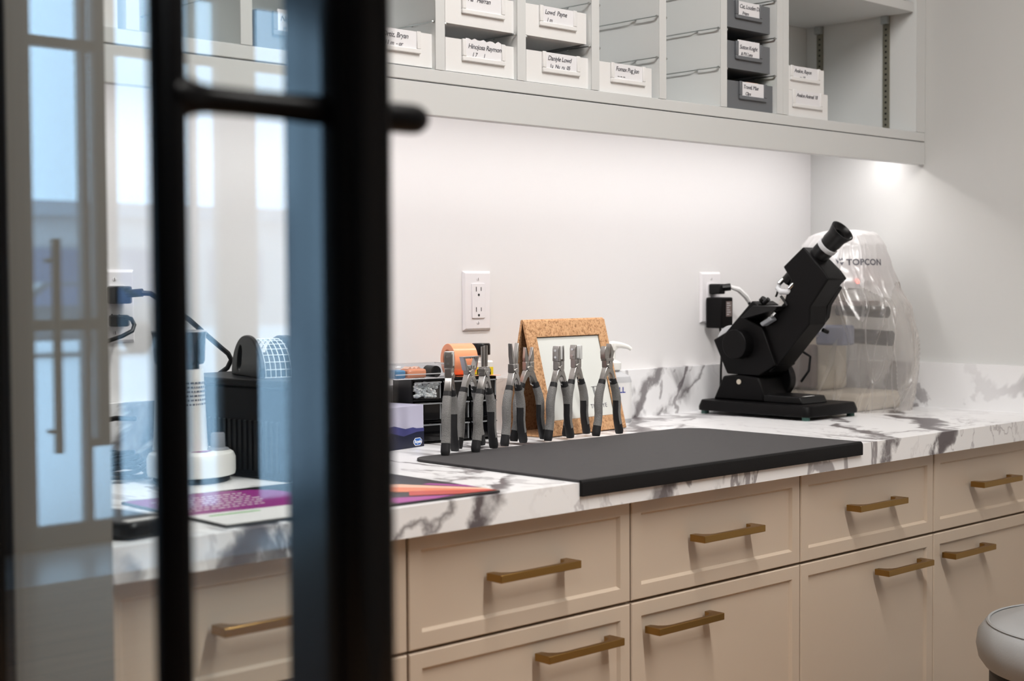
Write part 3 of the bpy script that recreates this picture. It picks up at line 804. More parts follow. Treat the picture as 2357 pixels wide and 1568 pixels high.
# ------------------------------------------------------------------ pliers
PATH = [(0.0330, 0.0), (0.0326, 0.005), (0.0305, 0.014), (0.0268, 0.028), (0.0252, 0.041), (0.0258, 0.054), (0.0255, 0.067), (0.0228, 0.080), (0.0182, 0.092), (0.0152, 0.100), (0.0143, 0.1035)]
RAD = [(0.0058, 0.0066), (0.0068, 0.0078), (0.0066, 0.0076), (0.0060, 0.0070), (0.0060, 0.0068), (0.0064, 0.0070), (0.0066, 0.0072), (0.0064, 0.0070), (0.0060, 0.0068), (0.0057, 0.0066), (0.0052, 0.0060)]
def grip_mesh(side, pad):
    n = 16
    vs = []; fs = []
    P = [Vector((side*x, 0, z)) for x, z in PATH]
    m = len(P)
    # densify
    Q = []; RR = []
    for i in range(m-1):
        for k in range(3):
            t = k/3
            Q.append(P[i].lerp(P[i+1], t)); RR.append((RAD[i][0]*(1-t)+RAD[i+1][0]*t, RAD[i][1]*(1-t)+RAD[i+1][1]*t))
    Q.append(P[-1]); RR.append(RAD[-1])
    m = len(Q)
    for i in range(m):
        tg = (Q[min(i+1, m-1)]-Q[max(i-1, 0)]).normalized()
        nx = Vector((tg.z, 0, -tg.x))*side     # outward
        for k in range(n):
            a = 2*math.pi*k/n
            ca, sa = math.cos(a), math.sin(a)
            ca = math.copysign(abs(ca)**0.75, ca); sa = math.copysign(abs(sa)**0.75, sa)
            e = 0.00055 if pad else 0
            vs.append(tuple(Q[i]+nx*(RR[i][0]+e)*ca+Vector((0, 1, 0))*(RR[i][1]+e)*sa))
    for i in range(m-1):
        z = (Q[i].z+Q[i+1].z)/2
        for k in range(n):
            j = (k+1) % n
            a = 2*math.pi*(k+0.5)/n
            outer = math.cos(a) > -0.25
            if pad and not ((0.019 < z < 0.0945 and outer) or (0.062 < z < 0.0945)):
                continue
            fs.append((i*n+k, i*n+j, (i+1)*n+j, (i+1)*n+k))
    if not pad:
        fs += [tuple(range(n-1, -1, -1)), tuple(range((m-1)*n, m*n))]
    me = bpy.data.meshes.new('grip')
    me.from_pydata(vs, [], fs)
    bm = bmesh.new(); bm.from_mesh(me)
    bmesh.ops.delete(bm, geom=[v for v in bm.verts if not v.link_faces], context='VERTS')
    bmesh.ops.recalc_face_normals(bm, faces=bm.faces)
    bm.to_mesh(me); bm.free()
    me.polygons.foreach_set('use_smooth', [True]*len(me.polygons))
    me.set_sharp_from_angle(angle=R(60))
    me.materials.append(M['pad' if pad else 'grip'])
    return me
GRIPS = {(s, p): grip_mesh(s, p) for s in (-1, 1) for p in (False, True)}
def mir(poly, s): return [(s*x, z) for x, z in poly]
ARM = [(-0.0136, 0.1000), (-0.0098, 0.1000), (-0.0045, 0.112), (0.0022, 0.119), (0.0072, 0.126), (0.0072, 0.1405), (0.0006, 0.1405), (0.0006, 0.131), (-0.0075, 0.124), (-0.0115, 0.112), (-0.0136, 0.104)]
def plier(kind, x, y, deg, label):
    t = thing('pliers', label, 'pliers', (x, y, 0.9186), R(deg), 'optical pliers standing on the mat')
    for s in (-1, 1):
        g = put('grip', GRIPS[(s, False)], None, t)
        put('grip_pad', GRIPS[(s, True)], None, g)
    MB().prism(ARM, 'y', -0.0045, 0.0045).build('arm', 'steel', t, bevel=0.0007)
    MB().prism(mir(ARM, -1), 'y', -0.0040, 0.0050).build('arm', 'steel', t, bevel=0.0007)
    MB().cyl((0, -0.0058, 0.128), (0, 0.0062, 0.128), 0.0052, 18).build('pivot', 'steel', t, bevel=0.0005)
    MB().tube([(0.0045, 0, 0.113), (0.0035, 0, 0.106), (0.006, 0, 0.100), (0.012, 0, 0.097)], 0.0013, 6).build('spring', 'chrome', t)
    def jaw(poly, y0=-0.0035, y1=0.0035, mat='steel', bev=0.0006, name='jaw'):
        return MB().prism(poly, 'y', y0, y1).build(name, mat, t, bevel=bev)
    def screws(j, xx, zz):
        for z in zz:
            MB().cyl((xx, 0.0, z), (xx-0.0012, 0.0, z), 0.0021, 10).build('screw', 'chrome', j)
    if kind == 'needle_long':
        for s in (-1, 1):
            jaw(mir([(0.0006, 0.1405), (0.0072, 0.1405), (0.0082, 0.149), (0.0092, 0.153), (0.0102, 0.1765), (0.0088, 0.1765), (0.0028, 0.152)], s), -0.003, 0.003)
    elif kind == 'needle':
        for s in (-1, 1):
            jaw(mir([(0.0006, 0.1405), (0.0072, 0.1405), (0.0082, 0.145), (0.0082, 0.149), (0.0070, 0.1665), (0.0056, 0.1665), (0.0022, 0.149)], s), -0.003, 0.003)
    elif kind == 'side_pad':
        j = jaw([(-0.0075, 0.1405), (-0.0030, 0.1405), (-0.0030, 0.168), (-0.0065, 0.168), (-0.0078, 0.162)], -0.0055, 0.0055)
        screws(j, -0.0076, (0.148, 0.160))
        jaw([(-0.0029, 0.144), (0.0015, 0.144), (0.0015, 0.1685), (-0.0029, 0.1685)], -0.0058, 0.0058, 'nylon', name='jaw_pad')
        jaw([(0.0035, 0.1405), (0.0072, 0.1405), (0.0062, 0.1685), (0.0045, 0.1685)], -0.005, 0.005)
    elif kind == 'twin_pad':
        j = jaw([(-0.0090, 0.1405), (-0.0052, 0.1405), (-0.0048, 0.167), (-0.0075, 0.167), (-0.0092, 0.160)], -0.005, 0.005)
        screws(j, -0.0091, (0.147, 0.159))
        jaw([(-0.0046, 0.143), (-0.0010, 0.143), (-0.0010, 0.166), (-0.0040, 0.166)], -0.0055, 0.0055, 'nylon', name='jaw_pad')
        jaw([(0.0022, 0.1405), (0.0082, 0.1405), (0.0082, 0.166), (0.0022, 0.166)], -0.0058, 0.0058, 'nylon', name='jaw_pad')
    elif kind == 'ring':
        a = [(-0.0110, 0.1320), (0.0110, 0.1320), (0.0175, 0.1560), (-0.0175, 0.1560)]
        b = [(-0.0075, 0.1355), (0.0075, 0.1355), (0.0135, 0.1525), (-0.0135, 0.1525)]
        j = MB().frame(a, b, 'y', -0.004, 0.004).build('jaw', 'steel', t, bevel=0.0006)
        for xx in (-0.003, 0.002, 0.006):
            MB().cyl((xx, -0.0044, 0.153), (xx, -0.0040, 0.153), 0.0008, 8).build('pin_hole', 'slot', j)
    elif kind == 'rods':
        for s in (-1, 1):
            w = MB(); w.cyl((s*0.0042, 0, 0.139), (s*0.0046, 0, 0.176 if s > 0 else 0.1745), 0.0026 if s > 0 else 0.0022, 14)
            w.build('jaw', 'steel', t)
        jaw([(-0.0085, 0.131), (0.0085, 0.131), (0.0085, 0.138), (-0.0085, 0.138)], -0.005, 0.005, name='jaw_collar')
    elif kind == 'cutter':
        jaw([(-0.0105, 0.1405), (-0.0006, 0.1405), (-0.0010, 0.150), (-0.0062, 0.1645), (-0.0090, 0.1640), (-0.0115, 0.154)], -0.0045, 0.0045)
        jaw([(0.0006, 0.1405), (0.0068, 0.1405), (0.0102, 0.1520), (0.0070, 0.1605), (0.0026, 0.1690), (0.0020, 0.160), (0.0030, 0.151)], -0.0045, 0.0045)
        jaw([(-0.0085, 0.1365), (0.0085, 0.1365), (0.0080, 0.1420), (-0.0095, 0.1420)], -0.005, 0.005, name='jaw_collar')
    for o_ in t.children:
        if o_.name.split('.')[0] in ('arm', 'jaw', 'jaw_pad', 'jaw_collar', 'pivot'):
            o_.scale = (1.25, 1.3, 1.0)
    return t
plier('side_pad', -1.4000, -0.2650, 35, 'leftmost grey-handled pliers, seen edge-on with a white pad and two screws')
plier('ring', -1.3170, -0.2210, 11, 'grey-handled pliers with an open ring-shaped head, before the orange tape')
plier('rods', -1.3300, -0.2735, 20, 'grey-handled pliers with two thin round rod jaws, before the yellow bottle')
plier('needle_long', -1.2360, -0.2460, 17, 'grey-handled pliers with long needle jaws at the left edge of the cork stand')
plier('needle', -1.1690, -0.2140, -8, 'grey-handled pliers with short needle jaws, overlapping the cork frame edge')
plier('side_pad', -1.1230, -0.2450, 7, 'grey-handled pliers with flat white-lined jaws before the middle of the white board')
plier('twin_pad', -1.0475, -0.2150, 9, 'grey-handled pliers with broad white nylon jaws, second from the right')
plier('cutter', -1.0050, -0.2545, 2, 'rightmost grey-handled pliers, angled cutters before the sanitizer bottle')

# ------------------------------------------------------------------ cork stand
W2, HB = 0.1195, 0.213
cs = thing('cork_easel', 'folded cork A-frame stand holding a white board behind the pliers', 'stand', (-0.981, -0.1165, 0.9145), R(4.5))
ang = math.atan2(0.055, HB); Lf = math.hypot(0.055, HB)
def panel_T(sy, run):
    # local panel plane: u along x, v up the slope; origin at ridge foot line
    a = math.atan2(run, HB)
    return Matrix.Translation((0, sy*run, 0)) @ Matrix.Rotation(sy*a, 4, 'X')
TF = panel_T(-1, 0.055)
Lf = math.hypot(0.055, HB); Lb = math.hypot(0.045, HB)
TFm = Matrix.Translation((0, -0.055, 0)) @ Matrix.Rotation(-math.atan2(0.055, HB), 4, 'X')
fr = MB().frame([(-W2, 0), (W2, 0), (W2, Lf), (-W2, Lf)], [(-W2+0.0262, 0.0285), (W2-0.0262, 0.0285), (W2-0.0262, Lf-0.0315), (-W2+0.0262, Lf-0.0315)], 'y', -0.0065, 0.0, TFm).build('front_frame', 'cork', cs, bevel=0.001)
MB().box(-W2+0.0262, W2-0.0262, -0.0030, -0.0005, 0.0285, Lf-0.0315, TFm).build('board', 'board', cs, smooth=0)
sh = MB().frame([(-W2+0.0262, 0.0285), (W2-0.0262, 0.0285), (W2-0.0262, Lf-0.0315), (-W2+0.0262, Lf-0.0315)],
                [(-W2+0.0272, 0.0292), (W2-0.0275, 0.0292), (W2-0.0275, Lf-0.0328), (-W2+0.0268, Lf-0.0328)], 'y', -0.0034, -0.0029, TFm).build('board_edge', 'slot', cs, smooth=0)
TBm = Matrix.Translation((0, 0.045, 0)) @ Matrix.Rotation(math.atan2(0.045, HB), 4, 'X')
MB().box(-W2, W2, 0.0, 0.004, 0, Lb, TBm).build('back_panel', 'cork', cs, bevel=0.001)
MB().box(-W2+0.001, W2-0.001, -0.0012, -0.0001, 0.004, Lb-0.002, TBm).build('back_lining', 'cork_in', cs, smooth=0)
MB().box(-W2, W2, -0.054, 0.046, 0.0, 0.003).build('bottom_panel', 'cork', cs, bevel=0.0008)
MB().prism([(0.004*math.cos(t*math.pi/8)+0.000, HB-0.001+0.005*math.sin(t*math.pi/8)) for t in range(-1, 10)], 'x', -W2, W2).build('ridge', 'cork', cs)
tx = text_mesh('THE EYE', 0.0115, align='CENTER', spacing=1.2)
o = put('lettering', tx, 'ink', cs); o.matrix_local = TFm @ Matrix.Translation((0.052, -0.0032, 0.045)) @ Matrix.Rotation(R(90), 4, 'X')
lg = MB()
for k in range(3):
    rad = 0.0135-0.0035*k
    pts = [(0.052+rad*0.62*math.cos(a), -0.0033, 0.0865+0.026*math.sin(a)*(1-0.12*k)) for a in [math.pi+math.pi*i/14 for i in range(15)]]
    lg.tube([tuple(TFm @ Vector(p)) for p in pts], 0.0004, 4)
lg.tube([tuple(TFm @ Vector((0.052-0.0125, -0.0033, 0.0868))), tuple(TFm @ Vector((0.052+0.0125, -0.0033, 0.0868)))], 0.0005, 4)
lg.build('emblem', 'ink', cs)

# ------------------------------------------------------------------ hand sanitizer
hs = thing('sanitizer_bottle', 'clear pump bottle with blue lettering half hidden behind the cork stand', 'bottle', (-0.778, -0.0600, 0.9142), R(-25))
TE = Matrix.Diagonal((1, 0.72, 1, 1))
MB().lathe([(0.036, 0.0), (0.039, 0.004), (0.039, 0.085), (0.036, 0.094), (0.020, 0.102), (0.0145, 0.106), (0.0145, 0.112)], 32, TE).build('bottle_body', 'ltgrey', hs)
MB().lathe([(0.0393, 0.008), (0.0393, 0.082)], 32, TE, cap=False).build('front_label', 'print_white', hs)
MB().lathe([(0.0165, 0.108), (0.0165, 0.122), (0.010, 0.126), (0.0048, 0.128), (0.0048, 0.150)], 20).build('pump_collar', 'white', hs)
MB().tube([(-0.012, 0, 0.157), (0.0, 0, 0.159), (0.016, -0.004, 0.158), (0.030, -0.008, 0.154), (0.036, -0.010, 0.149)], [0.007, 0.008, 0.006, 0.0045, 0.0035], 10).build('pump_head', 'white', hs)
MB().cyl((0, 0, 0.148), (0, 0, 0.160), 0.0085, 16).build('pump_button', 'white', hs)
def wrap_text(body, size, z, a0, rad, parent, mat, ey=0.72, bold=0.0):
    me = text_mesh(body, size, ext=0.0, bold=bold)
    for v in me.vertices:
        a = R(a0)+v.co.x/rad
        v.co = Vector((rad*math.cos(a), ey*rad*math.sin(a), z+v.co.y))
    return put('lettering', me, mat, parent)
wrap_text('PURELL', 0.0165, 0.062, 215, 0.0396, hs, 'deep_blue', bold=0.0004)
wrap_text('ADVANCED', 0.0055, 0.052, 222, 0.0396, hs, 'red')

# ------------------------------------------------------------------ drawer organiser with things on it
og = thing('drawer_organizer', 'small black desk organizer with nine glossy drawers', 'organizer', (-1.2455, -0.0740, 0.9142), R(-8.7))
OW, OD, OH = 0.0905, 0.033, 0.1155
ob = MB()
ob.box(-OW, OW, OD-0.002, OD, 0, OH); ob.box(-OW, -OW+0.003, -OD, OD-0.002, 0, OH); ob.box(OW-0.003, OW, -OD, OD-0.002, 0, OH)
for z in (0.0, 0.0375, 0.0755, OH-0.003):
    ob.box(-OW+0.003, OW-0.003, -OD, OD-0.002, z, z+0.003)
for x in (-0.0300, 0.0300):
    ob.box(x-0.0012, x+0.0012, -OD, OD-0.002, 0.003, OH-0.003)
ob.build('frame', 'bl_plastic', og, bevel=0.0006)
for r_ in range(3):
    for c_ in range(3):
        xc = -0.0595+0.0595*c_; z0 = 0.0045+0.0378*r_
        if r_ == 2 and c_ == 0:
            d = MB().box(xc-0.0268, xc+0.0268, -OD-0.004, -OD-0.0025, z0, z0+0.0315).build('drawer', 'clear', og, smooth=0)
            d['label'] = 'clear drawer full of cotton swabs'
            sw = MB()
            rnd = random.Random(3)
            for k in range(90):
                zz = z0+0.004+0.024*rnd.random()**1.15
                xx = xc-0.0235+0.047*rnd.random()
                sw.ball((xx, -OD+0.0015+0.003*rnd.random(), zz), 0.0031, 12, (1, 2.0, 1), Matrix.Rotation(rnd.uniform(-0.7, 0.7), 4, 'Z') @ Matrix.Rotation(rnd.uniform(-0.3, 0.3), 4, 'X'))
            sw.build('cotton_swabs', 'cotton', og, kind='stuff')
        else:
            d = MB().box(xc-0.0268, xc+0.0268, -OD-0.004, -OD+0.02, z0, z0+0.0315).build('drawer', 'bl_gloss', og, bevel=0.001)
        MB().box(xc-0.0262, xc+0.0262, -OD-0.0095, -OD-0.0038, z0+0.0285, z0+0.0306).build('drawer_lip', 'edge', d, smooth=0)
        MB().box(xc+0.0248, xc+0.0268, -OD-0.0052, -OD-0.0040, z0+0.001, z0+0.0285).build('drawer_lip', 'edge', d, smooth=0)

ZT = 0.9142+OH+0.0004
cc = thing('plastic_case', 'clear plastic case with orange and blue pieces on the black organizer', 'case', (-1.314, -0.080, ZT), R(-10))
MB().box(-0.058, 0.046, -0.022, 0.02, 0.0, 0.026).build('case_shell', 'clear', cc, bevel=0.003)
MB().frame([(-0.058, -0.022), (0.046, -0.022), (0.046, 0.02), (-0.058, 0.02)], [(-0.0565, -0.0205), (0.0445, -0.0205), (0.0445, 0.0185), (-0.0565, 0.0185)], 'z', 0.0262, 0.0275).build('case_rim', 'ltgrey', cc)
MB().box(-0.058, 0.046, -0.0228, -0.0222, 0.0085, 0.0100).build('case_seam', 'ltgrey', cc)
MB().box(-0.0315, 0.0070, -0.0195, 0.012, 0.002, 0.0185).build('orange_piece', 'orange', cc, bevel=0.004)
MB().prism([(-0.03, 0.0185), (-0.024, 0.0225), (-0.021, 0.0185), (-0.016, 0.022), (-0.012, 0.0185), (-0.007, 0.0225), (-0.002, 0.0185)], 'y', -0.015, 0.005).build('orange_insert', 'peach', cc)
MB().box(-0.056, -0.0345, -0.018, 0.012, 0.002, 0.017).build('blue_piece', 'blue', cc, bevel=0.003)
MB().cyl((0.026, -0.0195, 0.0125), (0.026, 0.010, 0.0125), 0.0105, 20).build('black_knob', 'bl_plastic', cc)
tp = thing('tape_roll', 'roll of orange tape standing on the black organizer', 'tape', (-1.214, -0.0780, ZT), R(-14))
Tt = Matrix.Translation((0, 0, 0.0300)) @ Matrix.Rotation(R(90), 4, 'Y')
tm = MB(); n = 40
prof = [(0.0195, -0.0235), (0.0300, -0.0235), (0.0300, 0.0235), (0.0195, 0.0235), (0.0195, -0.0235)]
tm.lathe(prof, n, Tt, cap=False)
tm.build('tape', 'orange', tp, bevel=0.0006)
MB().lathe([(0.0175, -0.0238), (0.0197, -0.0238), (0.0197, 0.0238), (0.0175, 0.0238), (0.0175, -0.0238)], n, Tt, cap=False).build('core', 'orange_d', tp)
fl = MB(); cols = 10
for k in range(cols):
    x = -0.023+0.092*k/cols
    zz = lambda q: 0.0004+0.0012*abs(math.sin(q*55))
    fl.add([(x, -0.034, zz(x)), (x+0.0092, -0.034, zz(x+0.0092)), (x+0.0092, -0.012, 0.0004), (x, -0.012, 0.0004),
            (x, -0.034, zz(x)+0.0004), (x+0.0092, -0.034, zz(x+0.0092)+0.0004), (x+0.0092, -0.012, 0.0008), (x, -0.012, 0.0008)],
           [(0, 3, 2, 1), (4, 5, 6, 7), (0, 1, 5, 4), (1, 2, 6, 5), (2, 3, 7, 6), (3, 0, 4, 7)])
fl.build('loose_tape_end', 'orange', tp)
yb = thing('glue_bottle', 'yellow and black bottle with black cap between the tape and the cork stand', 'bottle', (-1.1295, -0.0445, 0.9142), R(-20))
MB().prism(rrect(-0.021, 0.021, -0.0125, 0.0125, 0.005, 4), 'z', 0.0, 0.140).build('bottle_body', 'white', yb, bevel=0.003)
MB().prism(rrect(-0.0214, 0.0214, -0.0129, 0.0129, 0.005, 4), 'z', 0.055, 0.128).build('label', 'yellow', yb)
MB().prism(rrect(-0.0217, 0.0170, -0.0132, 0.0132, 0.005, 4), 'z', 0.045, 0.108).build('label_band', 'bl_plastic', yb)
MB().box(-0.0135, 0.0145, -0.0136, -0.0129, 0.111, 0.124).build('label_mark', 'bl_plastic', yb, bevel=0.001)
MB().box(-0.0115, -0.0050, -0.0139, -0.0136, 0.115, 0.120).build('label_mark', 'yellow', yb)
MB().box(0.0035, 0.0105, -0.0139, -0.0136, 0.115, 0.120).build('label_mark', 'yellow', yb)
MB().cyl((0, 0, 0.139), (0, 0, 0.152), 0.0135, 20).build('neck', 'white', yb)
MB().lathe([(0.0178, 0.151), (0.0178, 0.170), (0.0165, 0.1725)], 24).build('cap', 'bl_plastic', yb)

# ------------------------------------------------------------------ tissue box
tb = thing('tissue_box', 'tissue box with lilac and navy mountain print beside the door stile', 'box', (-1.3375, -0.1225, 0.9142), R(11))
MB().box(-0.225, 0, 0, 0.105, 0, 0.0735).build('carton', 'lilac', tb, bevel=0.0006)
MB().prism([(-0.225, 0.0), (0.0002, 0.0), (0.0002, 0.0265), (-0.020, 0.0268), (-0.035, 0.0245), (-0.055, 0.0215), (-0.09, 0.030), (-0.14, 0.024), (-0.18, 0.032), (-0.225, 0.026)], 'y', -0.0006, -0.0001).build('mountain_print', 'navy', tb, smooth=0)
MB().prism([(0.0002, 0.0265), (0.0002, 0.0325), (-0.02, 0.033), (-0.03, 0.0355), (-0.05, 0.034), (-0.08, 0.041), (-0.12, 0.038), (-0.18, 0.046), (-0.225, 0.04), (-0.225, 0.026), (-0.18, 0.032), (-0.14, 0.024), (-0.09, 0.030), (-0.055, 0.0215), (-0.035, 0.0245), (-0.020, 0.0268)], 'y', -0.0005, -0.0001).build('mountain_print', 'indigo', tb, smooth=0)
oct_ = lambda hx, hz, c, x, z: [(x-hx+c, z-hz), (x+hx-c, z-hz), (x+hx, z-hz*0.3), (x+hx, z+hz*0.3), (x+hx-c, z+hz), (x-hx+c, z+hz), (x-hx, z+hz*0.3), (x-hx, z-hz*0.3)]
lg = MB().prism(oct_(0.0117, 0.0068, 0.005, -0.0175, 0.0095), 'y', -0.0009, -0.0006).build('logo', 'print_white', tb, smooth=0)
MB().prism(oct_(0.0106, 0.0057, 0.0046, -0.0175, 0.0095), 'y', -0.0011, -0.0009).build('logo_field', 'logo_blue', lg, smooth=0)
text('lettering', 'Royale', 0.0078, 'print_white', lg, (-0.0175, -0.0013, 0.0072), align='CENTER', shear=0.1, spacing=0.9, bold=0.0002)
sl = MB().prism(rrect(-0.18, -0.045, 0.03, 0.075, 0.02, 6), 'z', 0.0736, 0.0740).build('opening', 'print_white', tb)

# ------------------------------------------------------------------ printed counter mat
pm = thing('printed_mat', 'glossy counter mat printed with vegetables and a purple text panel', 'mat', (-1.845, -0.506, 0.9142), R(-1.5))
MB().prism(rrect(-0.213, 0.214, -0.130, 0.136, 0.006, 4), 'z', 0.0, 0.0028).build('mat_sheet', 'mat_black', pm, bevel=0.0006)
def decal(name, poly, mat, k=0):
    return MB().prism(poly, 'z', 0.00285+0.00015*k, 0.00295+0.00015*k).build(name, mat, pm, smooth=0)
arc = [(-0.02+0.06*math.sin(R(a)), 0.01+0.105*math.cos(R(a))) for a in range(0, 181, 15)]
decal('purple_panel', [(-0.209, 0.132), (-0.209, -0.030), (-0.075, -0.040), (-0.040, -0.030), (-0.012, 0.0), (0.0, 0.045), (-0.008, 0.09), (-0.03, 0.115), (-0.075, 0.132)], 'purple')
decal('white_panel', [(-0.209, -0.030), (-0.209, -0.122), (-0.045, -0.122), (-0.02, -0.110), (-0.010, -0.085), (-0.012, -0.045), (-0.075, -0.040)], 'print_white', 1)
decal('green_bar', [(-0.19, -0.048), (-0.12, -0.050), (-0.12, -0.056), (-0.19, -0.054)], 'green', 2)
decal('red_spot', [(-0.045, -0.062), (-0.022, -0.060), (-0.022, -0.072), (-0.045, -0.070)], 'red', 2)
rnd = random.Random(11)
for k in range(7):
    x = -0.19
    row = MB()
    while x < -0.055-0.004*k:
        w = rnd.uniform(0.004, 0.013)
        row.box(x, x+w, 0.095-0.0165*k, 0.099-0.0165*k, 0.00295, 0.00302); x += w+0.003
    row.build('text_line', 'print_white', pm, smooth=0)
decal('carrot', [(0.06, 0.035), (0.075, 0.045), (0.12, 0.010), (0.205, -0.105), (0.211, -0.125), (0.19, -0.120), (0.10, -0.045)], 'carrot', 1)
decal('carrot', [(0.075, 0.058), (0.09, 0.064), (0.15, 0.012), (0.211, -0.092), (0.211, -0.116), (0.13, -0.010)], 'peach', 2)
decal('carrot', [(0.115, -0.052), (0.205, -0.112), (0.208, -0.125), (0.150, -0.118), (0.09, -0.085)], 'tomato', 3)
decal('tomato', [(0.02, -0.035), (0.045, -0.02), (0.075, -0.045), (0.07, -0.075), (0.035, -0.082), (0.015, -0.06)], 'tomato', 2)
decal('cabbage', [(0.03, -0.095), (0.06, -0.085), (0.11, -0.105), (0.14, -0.120), (0.10, -0.128), (0.04, -0.126)], 'magenta', 2)
decal('cabbage', [(0.17, -0.010), (0.185, -0.008), (0.211, -0.055), (0.211, -0.085), (0.19, -0.05)], 'magenta', 3)
decal('fern', [(0.075, 0.095), (0.11, 0.105), (0.15, 0.075), (0.165, 0.045), (0.13, 0.06)], 'dkgreen', 1)
sp = MB()
for k in range(9):
    a = R(190+12*k)
    sp.tube([(0.102, 0.075, 0.0031), (0.102+0.02*math.cos(a), 0.075+0.02*math.sin(a), 0.0031), (0.102+0.042*math.cos(a-0.25), 0.075+0.042*math.sin(a-0.25), 0.0031)], 0.0006, 4)
sp.tube([(0.102, 0.075, 0.0031), (0.125, 0.105, 0.0031)], 0.0009, 4)
sp.build('green_sprig', 'green', pm)

# ------------------------------------------------------------------ things behind the door glass
po = thing('black_pouch', 'small black zip pouch at the left end of the worktop', 'pouch', (-2.168, -0.540, 0.9142), R(10))
MB().prism(rrect(-0.036, 0.036, -0.085, 0.085, 0.016, 5), 'z', 0.0, 0.020).build('pouch_body', 'bl_plastic', po, bevel=0.006, seg=3)
MB().prism([(-0.028, -0.076), (0.022, -0.080), (0.022, -0.072), (-0.028, -0.066)], 'z', 0.0201, 0.0212).build('label_strip', 'print_white', po)

wm = thing('lens_warmer', 'white round-based bench warmer with black cup and grey knob', 'warmer', (-1.866, -0.228, 0.9142))
MB().lathe([(0.052, 0.0), (0.055, 0.002), (0.055, 0.008)], 40).build('foot_ring', 'bl_plastic', wm)
MB().lathe([(0.056, 0.0082), (0.0625, 0.010), (0.0635, 0.014), (0.0635, 0.034), (0.0605, 0.041), (0.054, 0.0445), (0.02, 0.045)], 48).build('base', 'white', wm)
TC = Matrix.Translation((-0.0105, 0.012, 0))
col = MB().lathe([(0.0405, 0.0452), (0.0385, 0.062), (0.0362, 0.12), (0.0345, 0.158), (0.0335, 0.162), (0.030, 0.1625)], 40, TC).build('column', 'white', wm)
MB().lathe([(0.0285, 0.1626), (0.0285, 0.1685), (0.0345, 0.170), (0.0365, 0.1745), (0.0385, 0.211), (0.0395, 0.2145), (0.0395, 0.2165), (0.036, 0.2165), (0.034, 0.185)], 40, TC).build('cup', 'bl_gloss', wm)
MB().lathe([(0.0345, 0.2166), (0.0397, 0.2166), (0.0397, 0.2185), (0.0345, 0.2185), (0.0345, 0.2166)], 40, TC, cap=False).build('cup_rim', 'ltgrey', wm)
kn = MB().lathe([(0.0165, 0.0), (0.0150, 0.002), (0.0105, 0.0035), (0.0100, 0.022), (0.0090, 0.024)], 24, Matrix.Translation((0.030, -0.024, 0.0452))).build('knob', 'grey', wm)
rnd = random.Random(5)
for k in range(7):
    ln = MB(); a = R(236)
    z = 0.142-0.0062*k
    while a < R(330):
        w = R(rnd.uniform(3, 9))
        r_ = 0.0366
        n2 = 3
        vs = []
        for i in range(n2+1):
            q = a+w*i/n2
            for zz in (z, z+0.0026):
                vs.append((-0.0105+r_*math.cos(q), 0.012+r_*math.sin(q), zz))
        ln.add(vs, [(2*i, 2*i+2, 2*i+3, 2*i+1) for i in range(n2)])
        a += w+R(2.2)
    ln.build('print_line', 'ink', col, smooth=0)
MB().prism([(-0.020, -0.034), (0.0, -0.030), (0.012, -0.036), (-0.004, -0.046)], 'z', 0.0452, 0.0457).build('mark', 'purple', wm, smooth=0)

bx = thing('frame_heater', 'black boxy bench heater with round mesh-guarded drum on top', 'heater', (-1.802, -0.190, 0.9142), R(6))
hb = MB().box(0.002, 0.190, -0.165, 0.100, 0.0, 0.135)
hb.build('housing', 'bl_satin', bx, bevel=0.004)
MB().box(-0.006, 0.195, -0.170, 0.105, 0.1352, 0.146).build('top_plate', 'bl_satin', bx, bevel=0.003)
rb = MB()
for k in range(18):
    rb.box(0.0, 0.0022, -0.145+k*0.012, -0.139+k*0.012, 0.012, 0.085)
rb.build('vent_ribs', 'bl_plastic', bx, smooth=0)
TD = Matrix.Translation((0.030, -0.022, 0.1462)) @ Matrix.Rotation(R(-18), 4, 'Z')
def half_disc(x0, x1, rad, slot):
    b = MB()
    if not slot:
        return b.prism([(rad*math.cos(R(a)), rad*0.98*math.sin(R(a))) for a in range(0, 181, 9)], 'x', x0, x1, TD)
    sc = (rad*0.42, rad*0.42); outer = []; inner = []
    for k in range(40):
        a = 2*math.pi*k/40; c_, s_ = math.cos(a), math.sin(a)
        t_ = 0.0
        while (sc[0]+t_*c_)**2+(sc[1]+t_*s_)**2 < rad*rad and sc[1]+t_*s_ > 0: t_ += 0.0002
        outer.append((sc[0]+t_*c_, sc[1]+t_*s_))
        e1, e2 = 0.0085*c_, 0.0200*s_
        inner.append((sc[0]+e1-0.25*e2, sc[1]+e2))
    return b.frame(outer, inner, 'x', x0, x1, TD)
half_disc(0.010, 0.018, 0.062, True).build('end_disc', 'bl_plastic', bx, bevel=0.002)
half_disc(0.062, 0.080, 0.062, False).build('end_disc', 'bl_plastic', bx, bevel=0.003)
half_disc(0.030, 0.060, 0.036, False).build('drum_core', 'bl_plastic', bx)
wm_ = MB()
for a in range(0, 181, 12):
    p = (0.056*math.cos(R(a)), 0.056*math.sin(R(a)))
    wm_.tube([TD @ Vector((0.018, p[0], p[1])), TD @ Vector((0.062, p[0], p[1]))], 0.0007, 5)
for k in range(6):
    x = 0.020+k*0.008
    wm_.tube([TD @ Vector((x, 0.056*math.cos(R(a)), 0.056*math.sin(R(a)))) for a in range(0, 181, 10)], 0.0007, 5)
wm_.build('mesh_guard', 'mesh_wire', bx)

